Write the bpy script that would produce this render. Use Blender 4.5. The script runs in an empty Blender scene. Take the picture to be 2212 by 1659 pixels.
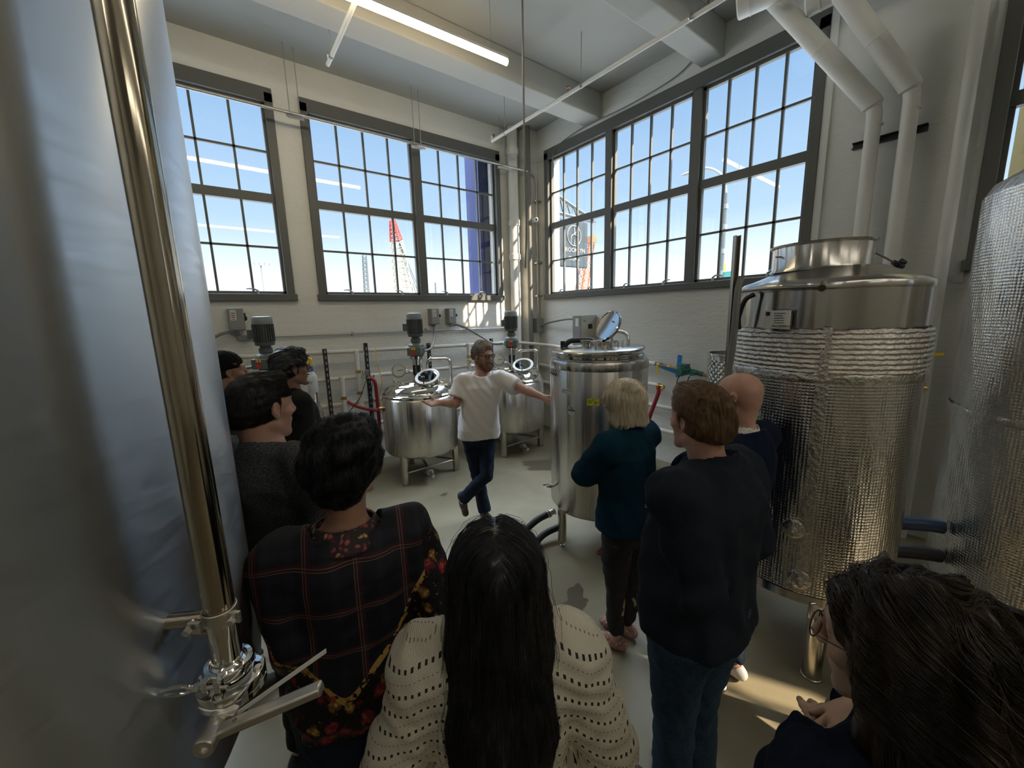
import bpy, bmesh, math, random
import numpy as np
from math import sin, cos, pi, radians as R
from mathutils import Vector, Matrix

C = bpy.context.scene.collection
SC = bpy.context.scene
# ------------------------------------------------------------------ camera, world, sun, exposure
cam = bpy.data.cameras.new('camera'); camo = bpy.data.objects.new('camera', cam); C.objects.link(camo)
cam.sensor_fit = 'HORIZONTAL'; cam.sensor_width = 36.0; cam.lens = 36.0 * 858.4 / 2212.0; cam.clip_start = 0.05; cam.clip_end = 400
_yaw, _pit, _rol = .65233, .1743, -.02769
_f = Vector((sin(_yaw)*cos(_pit), cos(_yaw)*cos(_pit), -sin(_pit))); _r = Vector((cos(_yaw), -sin(_yaw), 0)); _u = _r.cross(_f)
_r2 = _r*cos(_rol)+_u*sin(_rol); _u2 = -_r*sin(_rol)+_u*cos(_rol)
_m = Matrix((_r2, _u2, -_f)).transposed().to_4x4(); _m.translation = (0, 0, 2.05); camo.matrix_world = _m
SC.camera = camo
SC.view_settings.view_transform = 'Standard'; SC.view_settings.look = 'None'; SC.view_settings.gamma = 1
SC.view_settings.use_curve_mapping = False; SC.view_settings.exposure = 0.72
try:
    SC.cycles.use_denoising = True; SC.cycles.max_bounces = 9; SC.cycles.diffuse_bounces = 5; SC.cycles.glossy_bounces = 4
    SC.cycles.transparent_max_bounces = 12; SC.cycles.sample_clamp_indirect = 4.0; SC.cycles.caustics_reflective = False; SC.cycles.caustics_refractive = False
except Exception: pass
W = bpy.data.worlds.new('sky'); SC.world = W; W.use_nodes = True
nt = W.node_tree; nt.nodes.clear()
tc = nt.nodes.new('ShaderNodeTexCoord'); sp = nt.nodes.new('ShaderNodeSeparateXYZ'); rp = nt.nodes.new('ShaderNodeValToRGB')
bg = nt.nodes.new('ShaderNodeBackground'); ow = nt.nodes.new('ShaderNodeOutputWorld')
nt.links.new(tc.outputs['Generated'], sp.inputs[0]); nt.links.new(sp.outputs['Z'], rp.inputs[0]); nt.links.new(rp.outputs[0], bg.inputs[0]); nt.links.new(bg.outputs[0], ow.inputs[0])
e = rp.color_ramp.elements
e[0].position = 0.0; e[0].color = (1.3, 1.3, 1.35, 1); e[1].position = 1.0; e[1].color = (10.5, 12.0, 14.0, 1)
for p_, c_ in ((.07, (.76, .83, .90, 1)), (.2, (.38, .53, .70, 1)), (.45, (.205, .35, .57, 1)), (.54, (.205, .35, .57, 1)), (.64, (9.5, 11.0, 13.0, 1))):  # upper sky, out of view, boosted far above the visible band to light the room
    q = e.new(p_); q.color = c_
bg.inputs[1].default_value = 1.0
sn = bpy.data.lights.new('sun', 'SUN'); sn.energy = 9.0; sn.angle = R(.6); sn.color = (1.0, .80, .58)
sno = bpy.data.objects.new('sun', sn); C.objects.link(sno)
sno.rotation_euler = Vector((-.52, 1.0, -.74)).to_track_quat('-Z', 'Y').to_euler()

# ------------------------------------------------------------------ materials
M = {}
def mat(name, col=(.5, .5, .5), rough=.5, metal=0.0, spec=.5, emit=None, estr=0, alpha=1):
    m = bpy.data.materials.new(name); m.use_nodes = True; b = m.node_tree.nodes['Principled BSDF']
    b.inputs['Base Color'].default_value = (*col, 1); b.inputs['Roughness'].default_value = rough
    b.inputs['Metallic'].default_value = metal; b.inputs['Specular IOR Level'].default_value = spec
    if emit: b.inputs['Emission Color'].default_value = (*emit, 1); b.inputs['Emission Strength'].default_value = estr
    M[name] = m; return m
def nodes(m): return m.node_tree.nodes, m.node_tree.links, m.node_tree.nodes['Principled BSDF']
def noise(m, scale=5, stretch=(1, 1, 1), detail=4, coord='Object', rough=.5):
    n, l, b = nodes(m); t = n.new('ShaderNodeTexCoord'); mp = n.new('ShaderNodeMapping'); x = n.new('ShaderNodeTexNoise')
    mp.inputs['Scale'].default_value = stretch; l.new(t.outputs[coord], mp.inputs[0]); l.new(mp.outputs[0], x.inputs['Vector'])
    x.inputs['Scale'].default_value = scale; x.inputs['Detail'].default_value = detail; x.inputs['Roughness'].default_value = rough
    return x.outputs['Fac']
def ramp(m, fac, stops):
    n, l, b = nodes(m); r = n.new('ShaderNodeValToRGB'); l.new(fac, r.inputs[0]); e = r.color_ramp.elements
    e[0].position, e[0].color = stops[0][0], (*stops[0][1], 1); e[1].position, e[1].color = stops[-1][0], (*stops[-1][1], 1)
    for p, c in stops[1:-1]: q = e.new(p); q.color = (*c, 1)
    return r.outputs[0]
def bump(m, fac, strength=.3, dist=.01):
    n, l, b = nodes(m); x = n.new('ShaderNodeBump'); x.inputs['Strength'].default_value = strength; x.inputs['Distance'].default_value = dist
    if b.inputs['Normal'].is_linked: l.new(b.inputs['Normal'].links[0].from_socket, x.inputs['Normal'])
    l.new(fac, x.inputs['Height']); l.new(x.outputs[0], b.inputs['Normal'])
def aniso(m, amt, rough=None):
    n, l, b = nodes(m); t = n.new('ShaderNodeTangent'); t.direction_type = 'RADIAL'; t.axis = 'Z'; l.new(t.outputs[0], b.inputs['Tangent']); b.inputs['Anisotropic'].default_value = amt; b.inputs['Anisotropic Rotation'].default_value = .25
def tocol(m, s): n, l, b = nodes(m); l.new(s, b.inputs['Base Color'])
def torough(m, s): n, l, b = nodes(m); l.new(s, b.inputs['Roughness'])
def g(v): return (v, v, v)
def mixn(m, fac, a, b_):
    n, l, b = nodes(m); x = n.new('ShaderNodeMix'); x.data_type = 'RGBA'
    for s, v in ((x.inputs[0], fac), (x.inputs[6], a), (x.inputs[7], b_)):
        if hasattr(v, 'links'): l.new(v, s)
        else: s.default_value = v if not isinstance(v, tuple) else (*v, 1)
    return x.outputs[2]
def math_(m, op, a, b_=None, c_=None):
    n, l, b = nodes(m); x = n.new('ShaderNodeMath'); x.operation = op
    for i, v in enumerate((a, b_, c_)):
        if v is None: continue
        if hasattr(v, 'links'): l.new(v, x.inputs[i])
        else: x.inputs[i].default_value = v
    return x.outputs[0]

m = mat('wall_paint', (.8, .79, .74), .75)
tocol(m, ramp(m, noise(m, 1.2, detail=5), [(.3, (.75, .755, .72)), (.7, (.82, .825, .79))]))
bump(m, noise(m, 7, (1, 1, 2.2), 8, rough=.65), .55, .02); bump(m, noise(m, 60, detail=2), .15, .004)
nn, ll, bb = nodes(m); t = nn.new('ShaderNodeTexCoord'); wv = nn.new('ShaderNodeTexWave'); wv.bands_direction = 'Z'; ll.new(t.outputs['Object'], wv.inputs['Vector'])
wv.inputs['Scale'].default_value = 2.2; wv.inputs['Distortion'].default_value = 1.2; wv.inputs['Detail'].default_value = 3; wv.inputs['Detail Scale'].default_value = 2
bump(m, ramp(m, wv.outputs['Fac'], [(0, g(0)), (.12, g(1)), (1, g(1))]), .10, .006)
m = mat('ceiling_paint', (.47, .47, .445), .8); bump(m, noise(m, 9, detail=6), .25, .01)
m = mat('floor_concrete', (.3, .27, .21), .42)
tocol(m, ramp(m, noise(m, .9, detail=8, rough=.6), [(.3, (.19, .165, .108)), (.5, (.25, .22, .148)), (.72, (.30, .265, .18))]))
m.node_tree.nodes['Principled BSDF'].inputs['Specular IOR Level'].default_value = .3; torough(m, ramp(m, noise(m, 2.5, detail=6), [(.3, g(.38)), (.7, g(.6))])); bump(m, noise(m, 40, detail=3), .06, .003)
m = mat('floor_stain', (.12, .10, .07), .3)
mat('window_frame_grey', (.115, .118, .11), .5)
m = mat('pipe_white', (.76, .76, .72), .5); bump(m, noise(m, 30, (1, 1, .3), 5), .2, .005)
mat('conduit_galvanised', (.45, .46, .46), .38, .8)
m = mat('steel_brushed', (.62, .60, .56), .26, 1)
torough(m, ramp(m, noise(m, 14, (1, 1, .03), 6), [(.3, g(.17)), (.7, g(.30))])); bump(m, noise(m, 26, (1, 1, .008), 4, rough=.6), .30, .008)
tocol(m, ramp(m, noise(m, 9, (1, 1, .04), 4), [(.3, (.50, .48, .44)), (.7, (.68, .66, .62))])); aniso(m, .9)
m = mat('steel_tank_skin', (.74, .78, .82), .3, 1)
torough(m, ramp(m, noise(m, 60, (.15, .15, 1), 5), [(.3, g(.34)), (.7, g(.44))])); bump(m, noise(m, 220, (.05, .05, 1), 3), .03, .0008); bump(m, noise(m, 1.6, (1, 1, .12), 2), .10, .03)
aniso(m, .9)
mat('steel_polished', (.68, .67, .64), .07, 1)
m = mat('steel_bright', (.60, .58, .54), .20, 1); bump(m, noise(m, 14, (1, 1, .03), 3), .2, .008); aniso(m, .9)
mat('steel_pipe', (.42, .37, .29), .13, 1)
mat('steel_dark', (.30, .28, .25), .35, 1)
m = mat('steel_cast', (.60, .57, .51), .38, 1); bump(m, noise(m, 120), .2, .001)
m = mat('steel_leg', (.55, .52, .46), .25, 1)
# bubble foil insulation
def foil(name, ribs):
    m = mat(name, (.56, .56, .55), .2, 1); n, l, b = nodes(m)
    t = n.new('ShaderNodeTexCoord'); mp = n.new('ShaderNodeMapping'); l.new(t.outputs['UV'], mp.inputs[0])
    v = n.new('ShaderNodeTexVoronoi'); v.inputs['Scale'].default_value = 1; v.inputs['Randomness'].default_value = .12; mp.inputs['Scale'].default_value = (62, 62, 1)
    l.new(mp.outputs[0], v.inputs['Vector'])
    if ribs:
        w = n.new('ShaderNodeTexWave'); w.bands_direction = 'Y'; w.inputs['Scale'].default_value = 13; w.inputs['Distortion'].default_value = 2.2; w.inputs['Detail'].default_value = 4; w.inputs['Detail Scale'].default_value = 3
        l.new(t.outputs['UV'], w.inputs['Vector']); bump(m, w.outputs['Fac'], .9, .012)
        bump(m, noise(m, 22, (1, 1, 1), 6, rough=.7), .7, .02)
    else:
        bump(m, ramp(m, v.outputs['Distance'], [(0, g(1)), (.5, g(.2)), (.8, g(0))]), .40, .005)
        bump(m, noise(m, 7, (1, 1, .22), 5, rough=.6), .55, .02)
    tocol(m, ramp(m, noise(m, 3, (1, 1, .3), 6), [(.3, (.58, .56, .52)), (.65, (.80, .80, .78))]))
    return m
foil('foil_bubble', False); foil('foil_band', True)
m = mat('foil_tape', (.66, .64, .6), .22, 1); bump(m, noise(m, 45, detail=6), .8, .01)
mat('motor_grey', (.10, .115, .115), .45, .2); mat('motor_cap', (.22, .24, .24), .4, .2); mat('gear_grey', (.11, .135, .13), .5, .1)
mat('box_grey', (.25, .265, .255), .5); mat('black_plastic', (.012, .012, .013), .4); mat('rubber_black', (.018, .018, .02), .55)
mat('red_hose', (.30, .02, .03), .4); mat('yellow', (.85, .60, .02), .45); mat('orange_band', (.75, .10, .03), .5); mat('brass', (.55, .36, .13), .3, 1)
mat('pump_green', (.03, .16, .13), .4); mat('tape_blue', (.02, .22, .62), .6); mat('white_plastic', (.75, .75, .72), .4); mat('label_white', (.72, .72, .68), .5)
mat('red_paint', (.6, .03, .05), .4); mat('copper_pipe', (.32, .2, .12), .35, .8); mat('hose_blue', (.03, .06, .14), .4)
mat('duct_dark', (.13, .135, .13), .5, .6); mat('bottle_blue', (.03, .09, .45), .4)
mat('cord_grey', (.2, .2, .19), .6)
m = mat('bottle_body', (.72, .78, .84), .35)
mat('lamp_tube', (1, 1, 1), .5, emit=(1.0, .78, .46), estr=17.0)
mat('lamp_far', (1, 1, 1), .5, emit=(1.0, .93, .80), estr=14.0)
# thin pane: transparent with a mirror sheen
m = bpy.data.materials.new('glass_pane'); m.use_nodes = True; n = m.node_tree.nodes; l = m.node_tree.links; n.clear()
o = n.new('ShaderNodeOutputMaterial'); mx = n.new('ShaderNodeMixShader'); tr = n.new('ShaderNodeBsdfTransparent'); gl = n.new('ShaderNodeBsdfGlossy'); fr = n.new('ShaderNodeLayerWeight'); pw = n.new('ShaderNodeMath'); pw.operation = 'POWER'; pw.inputs[1].default_value = 5; sc_ = n.new('ShaderNodeMath'); sc_.operation = 'MULTIPLY_ADD'; sc_.inputs[1].default_value = .6; sc_.inputs[2].default_value = .07
l.new(fr.outputs['Facing'], pw.inputs[0]); l.new(pw.outputs[0], sc_.inputs[0]); gl.inputs['Roughness'].default_value = 0.0; tr.inputs[0].default_value = (.95, .97, .97, 1)
l.new(sc_.outputs[0], mx.inputs[0]); l.new(tr.outputs[0], mx.inputs[1]); l.new(gl.outputs[0], mx.inputs[2]); l.new(mx.outputs[0], o.inputs[0]); M['glass_pane'] = m

# ------------------------------------------------------------------ mesh building
class MB:
    def __init__(s): s.v = []; s.f = []; s.mi = []; s.cur = 0; s.uv = None
    def add(s, vs, fs):
        o = len(s.v); s.v.extend([tuple(map(float, q)) for q in vs]); s.f.extend([tuple(o+i for i in f) for f in fs]); s.mi.extend([s.cur]*len(fs)); return s
    def box(s, a, b):
        x0, y0, z0 = a; x1, y1, z1 = b
        return s.add([(x0,y0,z0),(x1,y0,z0),(x1,y1,z0),(x0,y1,z0),(x0,y0,z1),(x1,y0,z1),(x1,y1,z1),(x0,y1,z1)],
                     [(0,3,2,1),(4,5,6,7),(0,1,5,4),(1,2,6,5),(2,3,7,6),(3,0,4,7)])
    def obox(s, c, u, v, w):     # centre and three half-axis vectors
        c, u, v, w = map(Vector, (c, u, v, w)); vs = [c+a*u+b*v+d*w for d in (-1,1) for a, b in ((-1,-1),(1,-1),(1,1),(-1,1))]
        return s.add(vs, [(0,3,2,1),(4,5,6,7),(0,1,5,4),(1,2,6,5),(2,3,7,6),(3,0,4,7)])
    def tube(s, pts, r, n=12, cap=True, closed=False):
        pts = [Vector(p) for p in pts]; k = len(pts); rs = r if isinstance(r, (list, tuple)) else [r]*k
        rings = []; prev = None
        for i, p in enumerate(pts):
            if closed: t = pts[(i+1) % k]-pts[i-1]
            else: t = (pts[min(i+1, k-1)]-pts[max(i-1, 0)])
            if t.length < 1e-9: t = Vector((0, 0, 1))
            t.normalize()
            if prev is None:
                a = Vector((0, 0, 1)) if abs(t.z) < .9 else Vector((1, 0, 0)); a = a.cross(t).normalized()
            else:
                a = prev - t*prev.dot(t)
                a = a.normalized() if a.length > 1e-6 else Vector((1, 0, 0)).cross(t).normalized()
            prev = a; b = t.cross(a)
            rings.append([p+(a*cos(2*pi*j/n)+b*sin(2*pi*j/n))*rs[i] for j in range(n)])
        vs = [q for rg in rings for q in rg]; fs = []
        for i in range(k if closed else k-1):
            i2 = (i+1) % k
            for j in range(n): fs.append((i*n+j, i*n+(j+1) % n, i2*n+(j+1) % n, i2*n+j))
        if cap and not closed: fs.append(tuple(range(n))[::-1]); fs.append(tuple((k-1)*n+j for j in range(n)))
        return s.add(vs, fs)
    def cyl(s, a, b, r, n=20, r2=None): return s.tube([a, b], [r, r if r2 is None else r2], n)
    def lathe(s, prof, c=(0,0,0), n=48, axis=None, a0=0, a1=2*pi):   # prof: (r, h)
        c = Vector(c); ax = Vector(axis).normalized() if axis is not None else Vector((0,0,1))
        a = Vector((1,0,0)) if abs(ax.z) > .9 else Vector((0,0,1)).cross(ax).normalized(); a = (a-ax*a.dot(ax)).normalized(); b = ax.cross(a)
        full = abs(a1-a0-2*pi) < 1e-6; m_ = n if full else n+1; vs = []; fs = []
        for r, h in prof:
            for j in range(m_):
                t = a0+(a1-a0)*j/n; vs.append(c+ax*h+(a*cos(t)+b*sin(t))*r)
        for i in range(len(prof)-1):
            for j in range(n):
                j2 = (j+1) % m_; fs.append((i*m_+j, i*m_+j2, (i+1)*m_+j2, (i+1)*m_+j))
        ring = full and len(prof) > 3 and abs(prof[0][0]-prof[-1][0]) < 1e-6 and prof[0][0] > 1e-4 or (full and len(prof) == 3 and abs(prof[0][0]-prof[-1][0]) < 1e-6 and prof[0][0] > 1e-4)
        if ring:
            q = (len(prof)-1)*m_
            for j in range(n): fs.append((q+j, q+(j+1) % m_, (j+1) % m_, j))
        elif full and prof[0][0] > 1e-4: fs.append(tuple(range(m_))[::-1])
        if full and not ring and prof[-1][0] > 1e-4: fs.append(tuple((len(prof)-1)*m_+j for j in range(m_)))
        return s.add(vs, fs)
    def ball(s, c, r, n=16, m_=10):
        rr = r if isinstance(r, (tuple, list)) else (r, r, r); vs = []; fs = []
        for i in range(m_+1):
            th = pi*i/m_
            for j in range(n): vs.append((c[0]+rr[0]*sin(th)*cos(2*pi*j/n), c[1]+rr[1]*sin(th)*sin(2*pi*j/n), c[2]+rr[2]*cos(th)))
        for i in range(m_):
            for j in range(n): fs.append((i*n+j, (i+1)*n+j, (i+1)*n+(j+1) % n, i*n+(j+1) % n))
        return s.add(vs, fs)
    def build(s, name, m, parent=None, bevel=0, smooth=True, props=None, angle=38):
        org = Vector(parent['_o']) if parent is not None else Vector((0, 0, 0))
        me = bpy.data.meshes.new(name); me.from_pydata([tuple(Vector(q)-org) for q in s.v], [], s.f)
        ms = m if isinstance(m, (list, tuple)) else [m]
        for q in ms: me.materials.append(M[q] if isinstance(q, str) else q)
        if len(ms) > 1: me.polygons.foreach_set('material_index', s.mi)
        bm = bmesh.new(); bm.from_mesh(me); bmesh.ops.remove_doubles(bm, verts=bm.verts, dist=1e-5); bmesh.ops.recalc_face_normals(bm, faces=bm.faces); bm.to_mesh(me); bm.free()
        if smooth:
            me.shade_smooth()
            me.set_sharp_from_angle(angle=R(angle))
        me.update(); o = bpy.data.objects.new(name, me); C.objects.link(o)
        if parent is not None: o.parent = parent; o['_o'] = parent['_o']
        else: o['_o'] = (0, 0, 0)
        if bevel:
            b = o.modifiers.new('bevel', 'BEVEL'); b.width = bevel; b.segments = 2; b.limit_method = 'ANGLE'
        if props:
            for k_, v_ in props.items(): o[k_] = v_
        return o
def thing(name, label, cat, loc=(0, 0, 0), group=None):
    o = bpy.data.objects.new(name, None); C.objects.link(o); o.location = loc; o['_o'] = tuple(loc); o.empty_display_size = .1
    o['label'] = label; o['category'] = cat
    if group: o['group'] = group
    return o
def single(name, mb, m, label, cat, group=None, **k):
    o = mb.build(name, m, None, **k); o['label'] = label; o['category'] = cat
    if group: o['group'] = group
    return o
def struct(name, mb, m, **k): o = mb.build(name, m, None, **k); o['kind'] = 'structure'; return o
def copy_tree(o, parent=None, shift=None, label=None):
    c = o.copy(); C.objects.link(c)
    if parent is not None: c.parent = parent
    if shift is not None: c.location = Vector(o.location)+Vector(shift)
    if label: c['label'] = label
    for ch in list(o.children): copy_tree(ch, c)
    return c
def spline(pts, n=8):       # Catmull-Rom
    P = [Vector(p) for p in pts]; P = [P[0]*2-P[1]]+P+[P[-1]*2-P[-2]]; out = []
    for i in range(1, len(P)-2):
        for k in range(n):
            t = k/n; a, b, c, d = P[i-1:i+3]
            out.append(.5*((2*b)+(c-a)*t+(2*a-5*b+4*c-d)*t*t+(3*b-a-3*c+d)*t*t*t))
    out.append(P[-2]); return out
def bend(pts, r, n=6):      # polyline with rounded corners
    P = [Vector(p) for p in pts]; out = [P[0]]
    for i in range(1, len(P)-1):
        a = (P[i-1]-P[i]); b = (P[i+1]-P[i]); d = min(r, a.length*.49, b.length*.49); a = P[i]+a.normalized()*d; b = P[i]+b.normalized()*d
        for k in range(n+1): t = k/n; out.append(a*(1-t)**2+P[i]*2*t*(1-t)+b*t*t)
    out.append(P[-1]); return out
def text(body, size, c, u, v, m, name, parent, depth=.0008, align='CENTER'):   # lettering lying in the plane of u (right) and v (up)
    cu = bpy.data.curves.new(name, 'FONT'); cu.body = body; cu.size = size; cu.extrude = depth; cu.align_x = align; cu.align_y = 'CENTER'; cu.resolution_u = 2
    t = bpy.data.objects.new('t', cu); C.objects.link(t); dg = bpy.context.evaluated_depsgraph_get(); me = bpy.data.meshes.new_from_object(t.evaluated_get(dg))
    bpy.data.objects.remove(t); u = Vector(u).normalized(); v = Vector(v).normalized(); w = u.cross(v)
    mm = Matrix((u, v, w)).transposed().to_4x4(); mm.translation = Vector(c)-Vector(parent['_o']); me.transform(mm); me.materials.clear(); me.materials.append(M[m])
    o = bpy.data.objects.new(name, me); C.objects.link(o); o.parent = parent; o['_o'] = parent['_o']; return o
def curve_label(mb, c, ang, rad, w, h, n=6, z=0, off=.002):   # sticker patch wrapped round a vertical cylinder: ang = outward azimuth
    vs = []; fs = []
    for k in range(n+1):
        a = ang+(k/n-.5)*w/rad
        for r_ in (rad+off,):
            vs += [(c[0]+cos(a)*r_, c[1]+sin(a)*r_, z-h/2), (c[0]+cos(a)*r_, c[1]+sin(a)*r_, z+h/2)]
    for k in range(n): fs.append((2*k, 2*k+2, 2*k+3, 2*k+1))
    return mb.add(vs, fs)

# ------------------------------------------------------------------ setting
XB, YA, ZC = 4.79, 5.65, 5.02
ZS, ZT = 2.33, 4.60
mb = MB().box((-4.2, -9, -.2), (5.2, 6.05, 0)); struct('floor', mb, 'floor_concrete')
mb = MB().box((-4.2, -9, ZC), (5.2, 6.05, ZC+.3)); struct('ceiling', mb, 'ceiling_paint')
mb = MB()   # left/back wall with openings
T = .32
def wall_x(mb, y0, y1, x0, x1, ops):
    mb.box((x0, y0, 0), (x1, y1, ZS)); mb.box((x0, y0, ZT), (x1, y1, ZC)); c = x0
    for a, b in sorted(ops): mb.box((c, y0, ZS), (a, y1, ZT)); c = b
    mb.box((c, y0, ZS), (x1, y1, ZT))
def wall_y(mb, x0, x1, y0, y1, ops):
    mb.box((x0, y0, 0), (x1, y1, ZS)); mb.box((x0, y0, ZT), (x1, y1, ZC)); c = y0
    for a, b in sorted(ops): mb.box((x0, c, ZS), (x1, a, ZT)); c = b
    mb.box((x0, c, ZS), (x1, y1, ZT))
wall_x(mb, YA, YA+T, -4.2, XB+T, [(-2.05, .96), (1.235, 4.165)]); struct('wall_left', mb, 'wall_paint', smooth=False)
mb = MB(); wall_y(mb, XB, XB+T, -9, YA, [(-6.3, -4.1), (-3.4, .38), (1.42, 5.21)]); struct('wall_right', mb, 'wall_paint', smooth=False)
struct('wall_rear', MB().box((-4.2, -9.2, 0), (XB+T, -9, ZC)), 'wall_paint', smooth=False)
struct('wall_side', MB().box((-4.4, -9, 0), (-4.2, YA+T, ZC)), 'wall_paint', smooth=False)
# ceiling beams running towards the right wall, sloped soffit haunches at their ends
k = 0
for y0, y1 in ((4.02, 4.34), (2.36, 2.62), (.62, .9), (-1.1, -.8), (-2.9, -2.6)):
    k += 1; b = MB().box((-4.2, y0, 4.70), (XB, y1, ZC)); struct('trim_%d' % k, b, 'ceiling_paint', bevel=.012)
# corner column of the wall, with round riser pipes
b = MB().box((4.53, 5.40, 0), (XB, YA, ZC)); struct('trim_%d' % (k+1), b, 'wall_paint', smooth=False, bevel=.01)
b = MB().box((XB-.02, .38, 2.2), (XB+T*.3, .42, 4.78)); b.box((XB-.02, 1.36, 2.25), (XB+T*.5, 1.42, 4.72)); struct('trim_%d' % (k+2), b, 'wall_paint', smooth=False)

wn = 0
def window(axis, pos, a, b, bays, cols, latches=True):
    """sash window in a wall: axis 'x' = wall lies along x at y=pos (outside is +), 'y' = along y at x=pos."""
    global wn; wn += 1
    root = bpy.data.objects.new('window_%d' % wn, None); C.objects.link(root); root['kind'] = 'structure'
    if axis == 'x': P = lambda s, d, z: (s, pos+d, z)
    else: P = lambda s, d, z: (pos+d, s, z)
    def bx(mb, s0, s1, d0, d1, z0, z1):
        p, q = P(s0, d0, z0), P(s1, d1, z1); mb.box(tuple(map(min, p, q)), tuple(map(max, p, q)))
    z0, z1 = ZS, ZT; fw = .085; root.location = P((a+b)/2, .08, z0); root['_o'] = tuple(root.location)
    fr = MB(); bx(fr, a, a+fw, -.03, .12, z0, z1); bx(fr, b-fw, b, -.03, .12, z0, z1); bx(fr, a, b, -.03, .12, z1-.10, z1+.05); bx(fr, a-.02, b+.02, -.055, .12, z0-.045, z0+.035)
    edges = [a+fw]+list(bays)+[b-fw]
    for q in bays: bx(fr, q-.055, q+.055, -.012, .12, z0, z1)
    fr.build('window_frame', 'window_frame_grey', root, bevel=.004)
    zm = 3.47
    mids = []
    for i in range(len(edges)-1):
        s0 = edges[i]+(.055 if i else 0); s1 = edges[i+1]-(.055 if i < len(edges)-2 else 0)
        sh = MB()
        bx(sh, s0, s1, .02, .09, zm-.05, zm+.05)
        for zz in (z0+.035, z1-.13): bx(sh, s0, s1, .03, .08, zz, zz+.035)
        for ss in (s0, s1-.03): bx(sh, ss, ss+.03, .03, .08, z0+.03, z1-.1)
        n = cols[i]
        for q in range(1, n):
            c = s0+(s1-s0)*q/n; bx(sh, c-.012, c+.012, .04, .07, z0+.03, z1-.1)
        for zz in (z0+.03+(zm-z0-.03)/2, zm+(z1-.1-zm)/2): bx(sh, s0, s1, .04, .07, zz-.012, zz+.012)
        sh.build('sash', 'window_frame_grey', root)
        gp = MB(); g0 = [P(s0, .055, z0+.03), P(s1, .055, z0+.03), P(s1, .055, z1-.1), P(s0, .055, z1-.1)]; gp.add(g0, [(0, 1, 2, 3)]); gp.build('window_glass', 'glass_pane', root, smooth=False)
        if latches:
            for fq in (.25, .78):
                c = s0+(s1-s0)*fq; lt = MB(); lt.cyl(P(c, -.01, z0+.03), P(c, -.01, z0+.075), .012, 8)
                lt.tube([P(c, -.02, z0+.07), P(c-.05, -.045, z0+.095), P(c-.12, -.05, z0+.09)], [.011, .009, .006], 6); lt.build('window_latch', 'conduit_galvanised', root)
    return root
window('x', YA, -2.05, .96, [-.55], [4, 4])
window('x', YA, 1.235, 4.165, [2.705], [4, 4])
window('y', XB, 1.42, 5.21, [2.64, 3.90], [4, 4, 4])
window('y', XB, -3.4, .38, [-1.5], [4, 4], False)
window('y', XB, -6.3, -4.1, [], [4], False)
# floor patches: wet spots and stains
def blob(cx, cy, rx, ry, seed, z=.003, n=40, rot=0):
    rnd = random.Random(seed); ph = [rnd.uniform(0, 6.28) for _ in range(6)]; vs = [(cx, cy, z)]
    for i in range(n):
        t = 2*pi*i/n; r = 1+.22*sin(2*t+ph[0])+.16*sin(3*t+ph[1])+.12*sin(5*t+ph[2])+.07*sin(9*t+ph[3])+.05*sin(13*t+ph[4])
        x, y = rx*r*cos(t), ry*r*sin(t); vs.append((cx+x*cos(rot)-y*sin(rot), cy+x*sin(rot)+y*cos(rot), z))
    return MB().add(vs, [(0, 1+i, 1+(i+1) % n) for i in range(n)])
single('floor_stain', blob(1.88, 1.78, .13, .09, 4, rot=.6), 'floor_stain', 'dark wet puddle on the floor left of the pink shoes', 'puddle')
single('floor_stain', blob(3.55, 3.75, .42, .2, 9, rot=-.7), 'floor_stain', 'broad dark damp patch on the floor before the far tank legs', 'stain')
single('floor_stain', blob(3.3, 2.5, .3, .14, 12, rot=-.7), 'floor_stain', 'dark damp patch on the floor right of the tall cylindrical tank', 'stain')
single('floor_stain', blob(1.98, 3.95, .05, .035, 2), 'floor_stain', 'small brown spill on the floor before the tank legs at the back', 'stain')
# ------------------------------------------------------------------ stainless equipment
def pol(c, a, r, z): return (c[0]+cos(R(a))*r, c[1]+sin(R(a))*r, z)
VD = Vector((.607, .795, 0)); VR = Vector((.795, -.607, 0))     # horizontal directions away from the visitors' side and to its right
def off(c, right, away, z): return (c[0]+VR.x*right+VD.x*away, c[1]+VR.y*right+VD.y*away, z)

def valve(parent, p, d, s=1.0, name='outlet_valve'):    # butterfly valve on a clamp: body disc, clamp ears, lever
    d = Vector(d).normalized(); p = Vector(p); mb = MB()
    mb.cyl(p, p+d*.05*s, .016*s, 14); mb.cyl(p+d*.02*s, p+d*.03*s, .028*s, 16); mb.cyl(p+d*.034*s, p+d*.058*s, .03*s, 18); mb.cyl(p+d*.06*s, p+d*.07*s, .027*s, 16); mb.cyl(p+d*.07*s, p+d*.105*s, .017*s, 14)
    o = mb.build(name, 'steel_cast', parent)
    up_ = Vector((0, 0, 1)) if abs(d.z) < .8 else Vector((1, 0, 0)); sd = d.cross(up_).normalized()
    lv = MB(); q = p+d*.046*s; lv.cyl(q, q+sd*.05*s, .009*s, 8); lv.obox(q+sd*.055*s+d*.04*s, d*.055*s, up_*.009*s, sd*.004*s); lv.build('valve_lever', 'steel_dark', o)
    return o

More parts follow.
